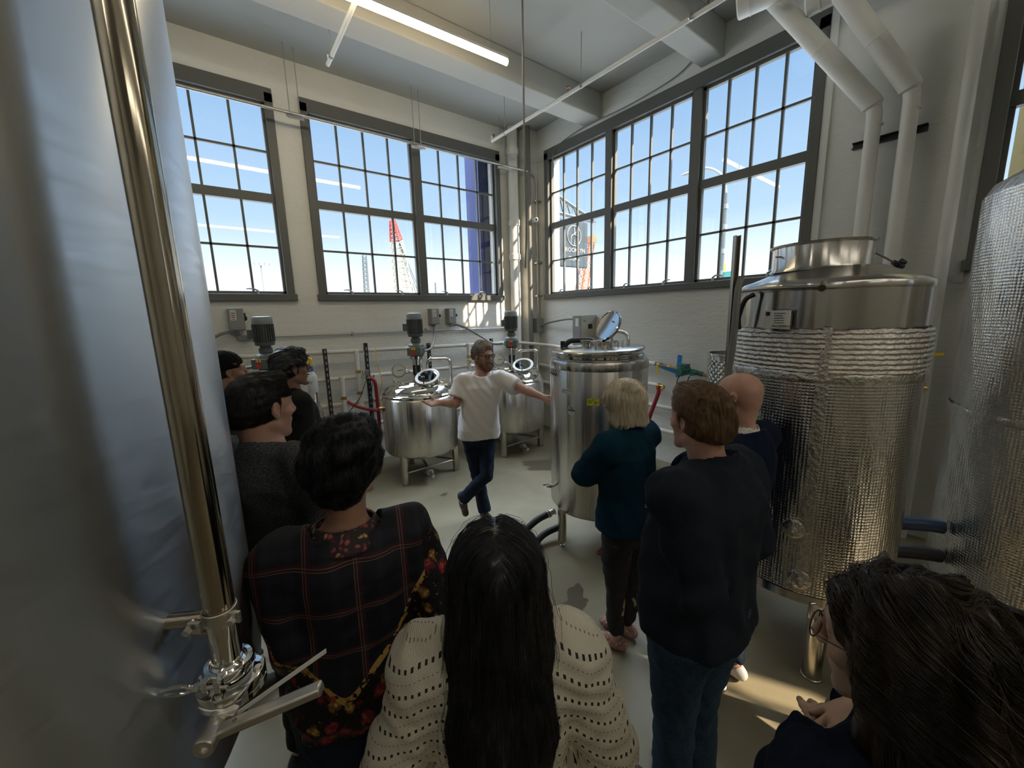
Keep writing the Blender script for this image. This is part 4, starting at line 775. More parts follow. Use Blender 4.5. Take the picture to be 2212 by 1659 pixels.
# ------------------------------------------------------------------ outside the windows
mat('ground_out', (.22, .22, .21), .9); mat('outer_blue', (.012, .02, .09), .7); mat('wing_yellow', (.16, .125, .05), .8); mat('crane_paint', (.26, .22, .15), .7); mat('crane_red', (.25, .02, .01), .7); mat('sign_panel', (.008, .02, .03), .7); mat('sign_white', (.25, .25, .23), .6); mat('mast_dark', (.05, .065, .065), .6); mat('lamp_grey', (.12, .13, .13), .5); mat('crane_orange', (.22, .08, .02), .7)
struct('trim_20', MB().box((-80, -60, -.9), (-4.6, 120, -.8)).box((-4.6, 6.2, -.9), (5.3, 120, -.8)).box((5.3, -60, -.9), (120, 120, -.8)), 'ground_out', smooth=False)
b = MB().box((3.98, 5.985, -.8), (4.5, 6.4, 5.0)); single('outer_pier', b, 'outer_blue', 'blue painted pier outside at the right end of the left window', 'pier')
b = MB().box((5.15, 5.62, -.8), (5.45, 6.1, 5.4)); single('outer_pier', b, 'outer_blue', 'purple-blue pier outside at the left end of the right window', 'pier')
b = MB().box((5.9, -6.1, -.8), (9, .3, 5.85))
for k in range(6): b.box((5.86, -1.9+k*.35, 2.2), (5.9, -1.8+k*.35, 5.6))
single('neighbour_building', b, 'wing_yellow', 'yellow building wall seen through the window at the far right edge', 'building')
def lattice(mb, p0, p1, w0, w1, n, r_):
    p0, p1 = Vector(p0), Vector(p1); d = (p1-p0).normalized(); a = d.cross(Vector((0, 1, 0))).normalized(); b_ = d.cross(a)
    cs = lambda f, i: p0.lerp(p1, f)+(a*(1 if i in (0, 1) else -1)+b_*(1 if i in (1, 2) else -1))*(w0+(w1-w0)*f)*.5
    for i in range(4): mb.cyl(cs(0, i), cs(1, i), r_, 5)
    for k in range(n):
        for i in range(4): mb.cyl(cs(k/n, i), cs((k+1)/n, (i+1) % 4), r_*.6, 4); mb.cyl(cs(k/n, i), cs(k/n, (i+1) % 4), r_*.5, 4)

t = thing('crane', 'tall lattice crane boom with red tip standing far outside the left window', 'crane', (16.8, 40, -.8))
b = MB(); lattice(b, (17.4, 40, -.8), (16.45, 40, 9.6), 2.0, .9, 16, .06); b.build('crane_boom', 'crane_paint', t)
b = MB(); lattice(b, (16.45, 40, 9.6), (16.2, 40, 11.5), .9, .4, 5, .07); b.build('crane_tip', 'crane_red', t)
b = MB()
for k in range(4): b.cyl((16.3+.1*k, 39.9, 11.0-.4*k), (18.2+.35*k, 39.9, 3.0), .035, 4)
b.build('crane_cables', 'mast_dark', t)
b = MB(); lattice(b, (12.95, 40, -.8), (13.15, 40, 8.0), .5, .3, 22, .04); single('signal_mast', b, 'mast_dark', 'thin dark lattice mast far outside, left of the crane', 'mast')
b = MB(); b.cyl((20.45, 40, -.8), (20.5, 40, 5.6), .09, 6); single('signal_mast', b, 'mast_dark', 'short thin pole far outside, right of the crane', 'mast')
for x, y, z, lb in ((4.5, 40, 6.8, 'floodlight mast far outside, seen through the far left window'),):
    t = thing('floodlight_mast', lb, 'lamp', (x, y, -.8)); MB().cyl((x, y, -.8), (x, y, z), .06, 6).build('pole', 'lamp_grey', t); b = MB(); b.box((x-.8, y-.1, z-.05), (x+.8, y+.1, z+.05))
    for k in range(5): b.box((x-.8+.36*k, y-.2, z-.22), (x-.6+.36*k, y, z+.0))
    b.build('lamp_head', 'lamp_grey', t)
t = thing('street_lamp', 'curved arm street lamp standing outside the right window', 'lamp', (20, 9.4, -.8))
MB().cyl((20, 9.4, -.8), (20, 9.42, 7.3), .085, 10).build('pole', 'mast_dark', t); b = MB().tube(spline([(20, 9.42, 7.2), (20, 9.6, 8.0), (20, 10.1, 8.5), (20, 10.7, 8.72), (20, 11.2, 8.7)]), .06, 8); b.build('lamp_arm', 'lamp_grey', t)
MB().ball((20, 11.4, 8.66), (.12, .3, .07), 10, 6).build('lamp_head', 'lamp_grey', t); b = MB()
for z in (3.6, 4.6, 5.7, 6.6): b.box((19.9, 9.33, z), (20.1, 9.53, z+.22))
b.build('pole_boxes', 'lamp_grey', t)
single('road_sign', MB().box((20, 8.95, 2.9), (20.05, 9.45, 3.75)), 'pump_green', 'green street sign outside low behind the post', 'sign')
single('site_light', MB().box((20.5, 9.55, -.8), (20.7, 9.75, 4.2)), 'yellow', 'yellow post outside beside the green street sign', 'post')
b = MB(); lattice(b, (20, 19.4, -.8), (20, 17.7, 6.3), .8, .4, 16, .045); b.box((19.8, 17.3, 6.3), (20.2, 18.2, 6.7)); single('crane', b, 'crane_orange', 'orange lattice boom outside below the hanging sign', 'crane')
t = thing('hanging_sign', 'dark shop sign hanging from a steel truss outside the right window', 'sign', (6.38, 6.1, 3.0))
p_ = MB().box((5.965, 6.08, 2.985), (6.81, 6.13, 3.93)).build('sign_board', 'sign_panel', t, bevel=.03)
text('BROOKLYN', .125, (6.38, 6.075, 3.33), (1, 0, 0), (0, 0, 1), 'sign_white', 'sign_lettering', p_, .003); text('KURA', .125, (6.38, 6.075, 3.16), (1, 0, 0), (0, 0, 1), 'sign_white', 'sign_lettering', p_, .003)
b = MB(); pts = [(6.38+.2*cos(2*pi*k/40), 6.072, 3.62+.2*sin(2*pi*k/40)) for k in range(40)]; b.tube(pts, .009, 6, closed=True); b.tube([(6.38+.1*cos(a_), 6.072, 3.55+.1*sin(a_)) for a_ in [pi*k/12 for k in range(13)]], .008, 6); b.tube([(6.38, 6.072, 3.65), (6.38, 6.072, 3.80)], .008, 6); b.tube([(6.38, 6.072, 3.65), (6.5, 6.072, 3.76)], .008, 6); b.tube([(6.38, 6.072, 3.43), (6.38, 6.072, 3.55)], .007, 6); b.tube([(6.28, 6.072, 3.46), (6.28, 6.072, 3.55)], .007, 6); b.build('sign_emblem', 'sign_white', p_)
b = MB(); b.tube([(5.46, 6.1, 4.50), (7.0, 6.1, 4.0)], .035, 6); b.tube([(5.46, 6.1, 4.05), (7.0, 6.1, 3.97)], .035, 6)
for k in range(8): x = 5.5+.2*k; x2 = x+.1; b.tube([(x, 6.1, 4.05-.05*(k/8)), (x2, 6.1, 4.48-.32*(x2-5.46))], .018, 5); b.tube([(x2, 6.1, 4.48-.32*(x2-5.46)), (x+.2, 6.1, 4.03-.05*(k/8))], .018, 5)
b.build('truss', 'mast_dark', t)
# ------------------------------------------------------------------ people: bodies and clothing grown as continuous surfaces
f32 = np.float32
def axis_(lo, hi, step, fine=()):
    out = [lo]
    while out[-1] < hi:
        s = step
        for a, b, st in fine:
            if a-st <= out[-1] <= b: s = min(s, st)
            elif out[-1] < a and out[-1]+s > a: s = max(min(s, a-out[-1]), st)
        out.append(out[-1]+s)
    return np.array(out, f32)
def smin(a, b, k):
    h = np.clip(.5+.5*(b-a)/k, 0, 1); return b+(a-b)*h-k*h*(1-h)
def smax(a, b, k): return -smin(-a, -b, k)
class Field:
    def __init__(s, lo, hi, step, fine=((), (), ())):
        s.ax = [axis_(lo[i], hi[i], step, fine[i]) for i in range(3)]; s.F = np.full([len(a) for a in s.ax], 9.0, f32)
    def block(s, lo, hi, mg):
        sl = []
        for i in range(3):
            a = np.searchsorted(s.ax[i], lo[i]-mg); b = np.searchsorted(s.ax[i], hi[i]+mg); sl.append(slice(max(a, 0), max(b, 0)))
        X, Y, Z = np.meshgrid(s.ax[0][sl[0]], s.ax[1][sl[1]], s.ax[2][sl[2]], indexing='ij', sparse=True)
        return tuple(sl), X, Y, Z
    def op(s, fn, lo, hi, k=.012, mg=.035, mode='add'):
        sl, X, Y, Z = s.block(lo, hi, mg)
        if s.F[sl].size == 0: return s
        d = np.asarray(fn(X, Y, Z), f32)
        if mode == 'add': s.F[sl] = smin(s.F[sl], d, k)
        elif mode == 'sub': s.F[sl] = smax(s.F[sl], -d, k)
        elif mode == 'cut': s.F[sl] = smax(s.F[sl], d, k)
        elif mode == 'disp': s.F[sl] = s.F[sl]+d
        return s
    def cone(s, a, b, ra, rb, k=.012, mode='add', flat=None, cut=0):
        a = np.array(a, float); b = np.array(b, float); ab = b-a; L2 = max(ab@ab, 1e-9); L = L2**.5; m_ = max(ra, rb)
        if flat is not None: fn_ = np.array(flat[0], float); fn_ /= np.linalg.norm(fn_); fs = flat[1]
        def fn(X, Y, Z):
            px, py, pz = X-a[0], Y-a[1], Z-a[2]; tt = (px*ab[0]+py*ab[1]+pz*ab[2])/L2; t = np.clip(tt, 0, 1)
            qx, qy, qz = px-ab[0]*t, py-ab[1]*t, pz-ab[2]*t
            if flat is not None:
                dn = (qx*fn_[0]+qy*fn_[1]+qz*fn_[2])*(fs-1); qx, qy, qz = qx+fn_[0]*dn, qy+fn_[1]*dn, qz+fn_[2]*dn
            d = np.sqrt(qx*qx+qy*qy+qz*qz)-(ra+(rb-ra)*t)
            if cut: d = np.maximum(d, (tt-1)*L)
            return d
        return s.op(fn, np.minimum(a, b)-m_, np.maximum(a, b)+m_, k, mode=mode)
    def ell(s, c, r, k=.012, mode='add', Rm=None):
        c = np.array(c, float); r = np.array(r, float); m_ = r.max() if Rm is not None else r
        def fn(X, Y, Z):
            x, y, z = X-c[0], Y-c[1], Z-c[2]
            if Rm is not None: x, y, z = [Rm[i][0]*x+Rm[i][1]*y+Rm[i][2]*z for i in range(3)]
            k0 = np.sqrt((x/r[0])**2+(y/r[1])**2+(z/r[2])**2); k1 = np.sqrt((x/r[0]**2)**2+(y/r[1]**2)**2+(z/r[2]**2)**2)+1e-6
            return k0*(k0-1)/k1
        return s.op(fn, c-m_, c+m_, k, mode=mode)
    def loft(s, rows, k=.02, mode='add', n=2.4, disp=0):     # rows: z, cx, cy, a, b, ang
        rows = np.array(sorted(rows), float); zz = rows[:, 0]; R_ = rows[:, 3:5].max()
        lo = [rows[:, 1].min()-R_, rows[:, 2].min()-R_, zz[0]]; hi = [rows[:, 1].max()+R_, rows[:, 2].max()+R_, zz[-1]]
        def fn(X, Y, Z):
            g_ = lambda i: np.interp(Z, zz, rows[:, i]); cx, cy, a, b, an = [g_(i) for i in range(1, 6)]
            ca, sa = np.cos(an), np.sin(an); x, y = X-cx, Y-cy; u = (x*ca+y*sa); v = (-x*sa+y*ca)
            q = ((np.abs(u)/a)**n+(np.abs(v)/b)**n+1e-9)**(1/n)
            gr = np.sqrt((u/a**2)**2+(v/b**2)**2)/(np.sqrt((u/a)**2+(v/b)**2)+1e-6)
            d = (q-1)/np.maximum(gr, 1/np.maximum(a, b)); return np.maximum(d, np.maximum(zz[0]-Z, Z-zz[-1]))
        return s.op(fn, lo, hi, k, mode=mode)
    def noise(s, amp, freq, seed=0, lo=None, hi=None, stretch=(1, 1, .6)):
        rng = np.random.RandomState(seed); ks = rng.normal(size=(5, 3))*np.array(stretch); ks = ks/np.linalg.norm(ks, axis=1)[:, None]*freq*rng.uniform(.6, 1.8, (5, 1)); ph = rng.uniform(0, 6.28, 10)
        def fn(X, Y, Z):
            t = 0
            for i in range(5):
                w = ks[(i+2) % 5]*.45
                t = t+np.sin(ks[i][0]*X+ks[i][1]*Y+ks[i][2]*Z+ph[i]+1.6*np.sin(w[0]*X+w[1]*Y+w[2]*Z+ph[i+5]))
            return t*amp/2.2
        lo = lo if lo is not None else [a[0] for a in s.ax]; hi = hi if hi is not None else [a[-1] for a in s.ax]
        return s.op(fn, lo, hi, mg=0, mode='disp')
    def clip(s, fn, k=.004): return s.op(fn, [a[0] for a in s.ax], [a[-1] for a in s.ax], k, mg=1, mode='cut')
    def mesh(s):
        F = s.F; S = F < 0; c = np.zeros([n-1 for n in F.shape], np.uint8)
        for dx in (0, 1):
            for dy in (0, 1):
                for dz in (0, 1): c += S[dx:F.shape[0]-1+dx, dy:F.shape[1]-1+dy, dz:F.shape[2]-1+dz]
        mk = (c > 0) & (c < 8); I = np.argwhere(mk); vid = np.full(mk.shape, -1, np.int32); vid[mk] = np.arange(len(I))
        cs = [(dx, dy, dz) for dx in (0, 1) for dy in (0, 1) for dz in (0, 1)]
        val = [F[I[:, 0]+q[0], I[:, 1]+q[1], I[:, 2]+q[2]] for q in cs]; pos = [np.stack([s.ax[a][I[:, a]+q[a]] for a in range(3)], 1) for q in cs]
        acc = np.zeros((len(I), 3)); cnt = np.zeros(len(I))
        for i in range(8):
            for a in range(3):
                if cs[i][a] == 0:
                    q = list(cs[i]); q[a] = 1; j = cs.index(tuple(q)); va, vb = val[i], val[j]; cr = (va < 0) != (vb < 0)
                    t = np.where(cr, va/np.where(va == vb, 1, va-vb), 0)[:, None]; acc += np.where(cr[:, None], pos[i]+(pos[j]-pos[i])*t, 0); cnt += cr
        V = acc/np.maximum(cnt, 1)[:, None]; Q = []
        for a in range(3):
            b, c_ = (a+1) % 3, (a+2) % 3; n = F.shape; sl0 = [slice(None)]*3; sl1 = [slice(None)]*3
            sl0[a] = slice(0, n[a]-1); sl1[a] = slice(1, n[a]); sl0[b] = sl1[b] = slice(1, n[b]-1); sl0[c_] = sl1[c_] = slice(1, n[c_]-1)
            A, B = S[tuple(sl0)], S[tuple(sl1)]; E = np.argwhere(A != B); base = E.copy(); base[:, b] += 1; base[:, c_] += 1; fl_ = A[tuple(E.T)]
            def g_(db, dc): q = base.copy(); q[:, b] -= db; q[:, c_] -= dc; return vid[tuple(q.T)]
            q = np.stack([g_(1, 1), g_(0, 1), g_(0, 0), g_(1, 0)], 1); q[~fl_] = q[~fl_][:, ::-1]; Q.append(q)
        Q = np.concatenate(Q) if Q else np.zeros((0, 4), int); Q = Q[(Q >= 0).all(1)]
        return V, Q
def relax(V, Q, it=1, w=.5):
    for _ in range(it):
        acc = np.zeros_like(V); cnt = np.zeros(len(V))
        for i in range(4):
            a, b = Q[:, i], Q[:, (i+1) % 4]
            for d in range(3): acc[:, d] += np.bincount(a, V[b, d], len(V))+np.bincount(b, V[a, d], len(V))
            cnt += np.bincount(a, minlength=len(V))+np.bincount(b, minlength=len(V))
        V = V*(1-w)+w*acc/np.maximum(cnt, 1)[:, None]
    return V
def np_mesh(name, V, Q, mats_, parent, mi=None, uv=None):
    me = bpy.data.meshes.new(name); org = np.array(parent['_o']) if parent is not None else np.zeros(3); k = Q.shape[1]
    me.vertices.add(len(V)); me.vertices.foreach_set('co', (V-org).astype(f32).ravel()); me.loops.add(len(Q)*k); me.loops.foreach_set('vertex_index', Q.astype(np.int32).ravel())
    me.polygons.add(len(Q)); me.polygons.foreach_set('loop_start', np.arange(0, len(Q)*k, k, dtype=np.int32)); me.polygons.foreach_set('loop_total', np.full(len(Q), k, np.int32))
    for m_ in mats_: me.materials.append(M[m_])
    if mi is not None: me.polygons.foreach_set('material_index', mi.astype(np.int32))
    me.polygons.foreach_set('use_smooth', np.ones(len(Q), bool))
    if uv is not None: ul = me.uv_layers.new(name='UVMap'); ul.data.foreach_set('uv', uv[Q.ravel()].astype(f32).ravel())
    me.update(calc_edges=True); me.validate(); o = bpy.data.objects.new(name, me); C.objects.link(o); o.parent = parent; o['_o'] = parent['_o'] if parent is not None else (0, 0, 0); return o

def head_prims(Fd, o, Rm, s, fem=0, wide=1.0):
    """skull, face, ears written in head coordinates (x right, y forward, z up); Rm rows = local axes in world"""
    A = np.array(Rm)
    w = lambda x, y, z: o+(A[0]*x*wide+A[1]*y+A[2]*z)*s
    E = lambda c, r, k=.012, mode='add': Fd.ell(w(*c), np.array(r)*s*np.array([wide, 1, 1]), k*s, mode, A)
    K = lambda a, b, ra, rb, k=.01, mode='add': Fd.cone(w(*a), w(*b), ra*s, rb*s, k*s, mode)
    j = .92 if fem else 1.0
    E((0, -.018, .036), (.074, .096, .085)); E((0, .03, .025), (.066, .062, .07), .02); E((0, -.045, -.012), (.060, .060, .058), .02); K((0, -.055, -.02), (0, -.035, -.10), .050, .050, .02); E((0, .036, -.03), (.058*j, .052, .07), .02)
    K((-.046*j, .0, -.055), (-.016, .066, -.098), .020, .017*j, .02); K((.046*j, .0, -.055), (.016, .066, -.098), .020, .017*j, .02); E((0, .070, -.098), (.022*j, .019, .018), .015)
    E((0, .055, -.06), (.038, .036, .036), .018)
    for s_ in (-1, 1):
        E((.040*s_, .058, -.018), (.022, .024, .02), .014); K((.008*s_, .088, .034), (.042*s_, .070, .036), .010 if not fem else .008, .009, .012)
        E((.031*s_, .093, .014), (.017, .014, .011), .010, 'sub')
        E((.0765*s_, -.004, .004), (.007, .017, .029), .005); E((.083*s_, -.0, .006), (.005, .009, .016), .004, 'sub')
        E((.077*s_, .0, -.022), (.006, .009, .011), .005)
    K((0, .092, .026), (0, .110, -.020), .0075, .0115, .010); E((0, .112, -.022), (.010, .010, .009), .006)
    for s_ in (-1, 1): E((.0125*s_, .101, -.027), (.008, .010, .007), .006)
    E((0, .0895, -.052), (.023, .008, .0050), .006); E((0, .088, -.062), (.019, .009, .006), .006); E((0, .099, -.057), (.022, .006, .0011), .002, 'sub'); E((0, .089, -.078), (.02, .010, .008), .01, 'sub')
    for s_ in (-1, 1): K((.018*s_, .088, .0195), (.044*s_, .078, .0185), .0045, .0045, .004); K((.020*s_, .086, .0065), (.043*s_, .077, .007), .004, .004, .004)
    return w
def hand(Fd, wr, d, n, sd, s=1.0, curl=(.25, .3, .35, .4), spread=.12, thumb=(.7, .2), k=.006):
    d, n, sd = [np.array(v, float) for v in (d, n, sd)]; d /= np.linalg.norm(d); n = n-d*(n@d); n /= np.linalg.norm(n); c_ = np.cross(d, n); sd = c_ if c_@sd > 0 else -c_
    wr = np.array(wr, float)
    Fd.ell(wr+d*.048*s, np.array([.050, .041, .0155])*s, .012, 'add', [d, sd, n]); Fd.ell(wr+d*.012*s, np.array([.032, .028, .018])*s, .015, 'add', [d, sd, n]); Fd.ell(wr+d*.03*s+sd*.02*s+n*.006, np.array([.03, .018, .015])*s, .01, 'add', [d, sd, n])
    for i, (L, r_) in enumerate(((.070, .0088), (.078, .0090), (.073, .0086), (.058, .0076))):
        off_ = (1.5-i)*.0195*s; p = wr+d*(.086-.004*abs(i-1.2))*s+sd*off_; a = 0; dd = d+sd*spread*(1.5-i)*.8; dd /= np.linalg.norm(dd)
        for q, fr_ in enumerate((.45, .32, .27)):
            a += curl[i]*(1, 1.2, .8)[q]; v = dd*cos(a)+n*sin(a); p2 = p+v*L*fr_*s; Fd.cone(p, p2, r_*s*(1-.08*q), r_*s*(.92-.08*q), k); p = p2
    p = wr+d*.022*s+sd*.026*s+n*.004; v = d*cos(thumb[0])+sd*sin(thumb[0])+n*thumb[1]; v /= np.linalg.norm(v); p2 = p+v*.042*s; Fd.cone(p, p2, .0125*s, .0105*s, .008)
    v = v*.85+d*.35+n*thumb[1]*.5; v /= np.linalg.norm(v); Fd.cone(p2, p2+v*.032*s, .0105*s, .0085*s, k)

def trace(Fd, P, flow, steps, h, offs, k=.9):
    """walk strands over a grown surface; everything vectorised"""
    ax = Fd.ax; F = Fd.F
    def samp(P):
        ii = []; ff = []
        for a in range(3):
            i = np.clip(np.searchsorted(ax[a], P[:, a])-1, 0, len(ax[a])-2); ii.append(i); ff.append(np.clip((P[:, a]-ax[a][i])/(ax[a][i+1]-ax[a][i]), 0, 1))
        r = 0
        for dx in (0, 1):
            for dy in (0, 1):
                for dz in (0, 1): r = r+F[ii[0]+dx, ii[1]+dy, ii[2]+dz]*(ff[0] if dx else 1-ff[0])*(ff[1] if dy else 1-ff[1])*(ff[2] if dz else 1-ff[2])
        return np.minimum(r, .2)
    def grad(P):
        e = .004; g_ = np.stack([samp(P+np.eye(3)[a]*e)-samp(P-np.eye(3)[a]*e) for a in range(3)], 1); return g_/np.maximum(np.linalg.norm(g_, axis=1), 1e-5)[:, None]
    out = [P.copy()]
    for s_ in range(steps):
        G = grad(P); D = flow(P, s_/steps); D = D-G*np.minimum((D*G).sum(1), 0)[:, None]-G*(D*G).sum(1)[:, None]*k*(samp(P) < .03)[:, None]; D /= np.maximum(np.linalg.norm(D, axis=1), 1e-5)[:, None]
        P = P+D*h; sd = samp(P); near = sd < .05; P = P-G*((sd-offs)*near)[:, None]*.8; out.append(P.copy())
    return np.stack(out, 1)
def strands_mesh(S, r):       # S: n x k x 3 -> thin three sided tubes
    n, k, _ = S.shape; T = np.gradient(S, axis=1); T /= np.maximum(np.linalg.norm(T, axis=2), 1e-6)[..., None]
    a = np.cross(T, np.array([.3, .5, .81])); a /= np.maximum(np.linalg.norm(a, axis=2), 1e-6)[..., None]; b = np.cross(T, a)
    rr = (r*np.array([1-.75*(i/(k-1))**3 for i in range(k)]))[None, :, None]
    V = np.stack([S+(a*cos(q)+b*sin(q))*rr for q in (0, 2*pi/3, 4*pi/3)], 2).reshape(-1, 3)
    i = np.arange(n)[:, None, None]; j = np.arange(k-1)[None, :, None]; q = np.arange(3)[None, None, :]; id_ = lambda i, j, q: (i*k+j)*3+q % 3
    Q = np.stack([id_(i, j, q), id_(i, j, q+1), id_(i, j+1, q+1), id_(i, j+1, q)], -1).reshape(-1, 4); return V, Q

def unit(v): v = np.array(v, float); return v/np.linalg.norm(v)
def rot_frame(f2, pitch=0, roll=0):       # head axes from a horizontal heading and a nod
    f = np.array([f2[0], f2[1], 0.0]); f /= np.linalg.norm(f); r = np.array([f[1], -f[0], 0]); u = np.array([0, 0, 1.0])
    f_ = f*cos(pitch)-u*sin(pitch); u_ = u*cos(pitch)+f*sin(pitch); r_ = r*cos(roll)+u_*sin(roll); u_ = np.cross(r_, f_); return np.array([r_, f_, u_])

def skin_mat(name, c, lip=None):
    m = mat(name, c, .5); n, l, b = nodes(m)
    tocol(m, ramp(m, noise(m, 18, detail=4), [(.3, tuple(x*.86 for x in c)), (.7, tuple(min(1, x*1.08) for x in c))])); bump(m, noise(m, 160, detail=3), .12, .002)
    try: b.inputs['Subsurface Weight'].default_value = .12; b.inputs['Subsurface Radius'].default_value = (.02, .008, .004)
    except Exception: pass
def hair_mat(name, c1, c2, rough=.42, sc=60):
    m = mat(name, c1, rough, spec=.45); tocol(m, ramp(m, noise(m, sc, (1, 1, .15), 3), [(.35, c1), (.68, c2)])); return m
def cloth_mat(name, c, rough=.85, sc=300, bs=.25, mottled=0):
    m = mat(name, c, rough, spec=.15); bump(m, noise(m, sc, detail=3), bs, .002)
    if mottled: tocol(m, ramp(m, noise(m, 140, (1, 1, 2.5), 5), [(.38, tuple(x*(1-mottled) for x in c)), (.62, tuple(x*(1+mottled) for x in c))]))
    return m
skin_mat('skin_fair', (.56, .34, .26)); skin_mat('skin_pink', (.55, .31, .23)); skin_mat('skin_tan', (.44, .25, .16)); skin_mat('skin_brown', (.30, .16, .10)); skin_mat('skin_light', (.55, .36, .26))
mat('lip', (.42, .17, .14), .4); mat('eye_white', (.7, .68, .65), .2); mat('iris_brown', (.05, .03, .02), .15); mat('glasses_frame', (.012, .012, .014), .25); mat('glasses_wire', (.10, .06, .05), .3, .8)

def person(name, label, base, headc, hfwd, fwd, neck, s=1.0, wf=1.0, df=1.0, fem=0, skin='skin_fair', pitch=0, roll=0, arms=None, legs=None, hipc=None, detail=.0045, belly=0,
           top=None, low=None, hair=None, shoes=None, sleeve=None, hands=None, hipfwd=None, wide=1.0, bodystep=.009, hscale=1.0):
    """base: xy on the floor. top/low: dicts of the garments. arms: {'L': (shoulder or None, elbow, wrist), ...}"""
    t = thing(name, label, 'person', (base[0], base[1], 0)); fwd = unit((*fwd, 0)); rt = np.array([fwd[1], -fwd[0], 0]); hf = unit((*(hipfwd or fwd[:2]), 0)); hr = np.array([hf[1], -hf[0], 0])
    neck = np.array(neck, float); headc = np.array(headc, float); hipc = np.array(hipc if hipc is not None else (base[0], base[1], .93*s), float)
    shw = .175*wf*s; sh = {'R': neck+rt*shw+np.array([0, 0, -.055*s]), 'L': neck-rt*shw+np.array([0, 0, -.055*s])}
    arms = arms or {}; J = {}
    for sd, sg in (('R', 1), ('L', -1)):
        a = arms.get(sd); S0 = sh[sd] if not a or a[0] is None else np.array(a[0], float)
        el = np.array(a[1], float) if a else S0+np.array([0, 0, -.29*s])+rt*sg*.03; wr = np.array(a[2], float) if a else el+np.array([0, 0, -.25*s])+fwd*.05
        lg = (legs or {}).get(sd); hp = hipc+hr*sg*.088*s*wf+np.array([0, 0, -.02])
        an = np.array(lg[1], float) if lg else np.array([base[0], base[1], .085*s])+hr*sg*.12*s; kn = np.array(lg[0], float) if lg else (hp+an)/2+hf*.02+np.array([0, 0, .01])
        to = unit(lg[2]) if lg else unit(hf+hr*sg*.2); J[sd] = (S0, el, wr, hp, kn, an, to)
    ang = math.atan2(rt[1], rt[0]); hang = math.atan2(hr[1], hr[0]); L = neck[2]-hipc[2]
    tab = [(-.17, .140, .095, .0), (-.05, .170, .118, -.008), (.12, .166, .116, .0), (.36, .148+.01*wf*(1-fem), .108, .008), (.62, .164, .120, .008), (.80, .172, .112, .0), (.90, .140, .088, -.004), (.97, .085, .066, -.006), (1.04, .055, .055, 0)]
    if fem: tab = [(-.17, .145, .10, 0), (-.05, .172, .118, -.012), (.12, .160, .112, 0), (.36, .128, .100, .005), (.62, .146, .122, .016), (.80, .150, .102, 0), (.90, .118, .08, -.004), (.97, .075, .06, -.006), (1.04, .05, .05, 0)]
    def rows(ex, f0=-9, f1=9):
        out = []
        for f, a, b, y in tab:
            if f < f0 or f > f1: continue
            q = min(max(f, 0), 1); c = hipc*(1-q)+neck*q; an_ = hang+(ang-hang)*q; bel = belly*math.exp(-((f-.22)/.25)**2)
            out.append((hipc[2]+L*f, c[0]+fwd[0]*(y+bel*.5)*s, c[1]+fwd[1]*(y+bel*.5)*s, a*wf*s+ex+bel*.25, b*df*s+ex+bel*.5, an_))
        return out
    def put_arm(F, sd, ex, sleeve_end=1.0, k=.02, trap=1, cuff=None):
        S0, el, wr = J[sd][:3]; F.cone(S0, el, .056*s*wf**.5+ex, .043*s+ex*.9, k)
        if trap: F.cone(neck+np.array([0, 0, -.025*s]), S0+np.array([0, 0, .0]), .05*s+ex, .054*s+ex, .035)
        if sleeve_end > 1: e = el+(wr-el)*(sleeve_end-1); F.cone(el, e, .043*s+ex*.9, (.043+(.029-.043)*(sleeve_end-1))*s+ex*.8, k, cut=1)
    pts = [headc, neck, hipc]+[q for sd in 'LR' for q in J[sd][:6]]; P_ = np.array(pts); lo, hi = P_.min(0)-.27, P_.max(0)+.27
    lo[2] = -.0; hi[2] = headc[2]+.16
    # --- the body itself, one continuous surface
    fine = [[(headc[i]-.12, headc[i]+.12, detail)] for i in range(3)]; fine[2] = [(headc[2]-.14, headc[2]+.14, detail)]
    hands = hands or {}
    for sd, hd in hands.items():
        wr = J[sd][2]; e = unit(hd['d']); c_ = wr+e*.09
        for i in range(3): fine[i].append((c_[i]-.085, c_[i]+.085, hd.get('res', detail)))
    F = Field(lo, hi, bodystep, fine); ins = -.006
    F.loft(rows(ins), .02)
    for sd in 'LR':
        S0, el, wr, hp, kn, an, to = J[sd]; put_arm(F, sd, ins if top else 0, 1.0)
        F.cone(el, el+(wr-el)*.35, .043*s, .041*s, .02); F.cone(el+(wr-el)*.3, wr, .041*s, .027*s, .015)
        F.cone(hp, kn, .083*s*df+ins, .055*s+ins, .03); F.cone(kn, an, .052*s+ins, .035*s+ins, .02); F.cone(kn*.68+an*.32-to*.015, kn*.45+an*.55-to*.01, .052*s+ins, .04*s, .03)
        uf = np.array([0, 0, 1.0]) if abs(to[2]) < .5 else hf; F.cone(an-uf*.02, an+to*.1-uf*.045*s, .034*s, .026*s, .02)
        if sd in hands: q = hands[sd]; hand(F, wr, q['d'], q['n'], q['t'], s*(.92 if fem else 1.0)*q.get('s', 1), q.get('curl', (.25, .3, .35, .4)), q.get('spread', .12), q.get('thumb', (.7, .2)))
    A = rot_frame(hfwd, pitch, roll); hb = headc+A[1]*(-.022)*s+A[2]*(-.07)*s; F.cone(neck+np.array([0, 0, -.02]), hb, .058*s*(.84 if fem else 1)*wf**.5, .054*s*(.84 if fem else 1)*wf**.4, .03)
    hs = s*hscale; w = head_prims(F, headc, A, hs, fem, wide)
    V, Q = F.mesh(); cen = V[Q].mean(1); loc = (cen-headc)@A.T/hs; lipm = (np.abs(loc[:, 0]) < .021) & (loc[:, 1] > .083) & (np.abs(loc[:, 2]+.057) < .009)
    body = np_mesh('body', V, Q, [skin, 'lip'], t, lipm.astype(int))
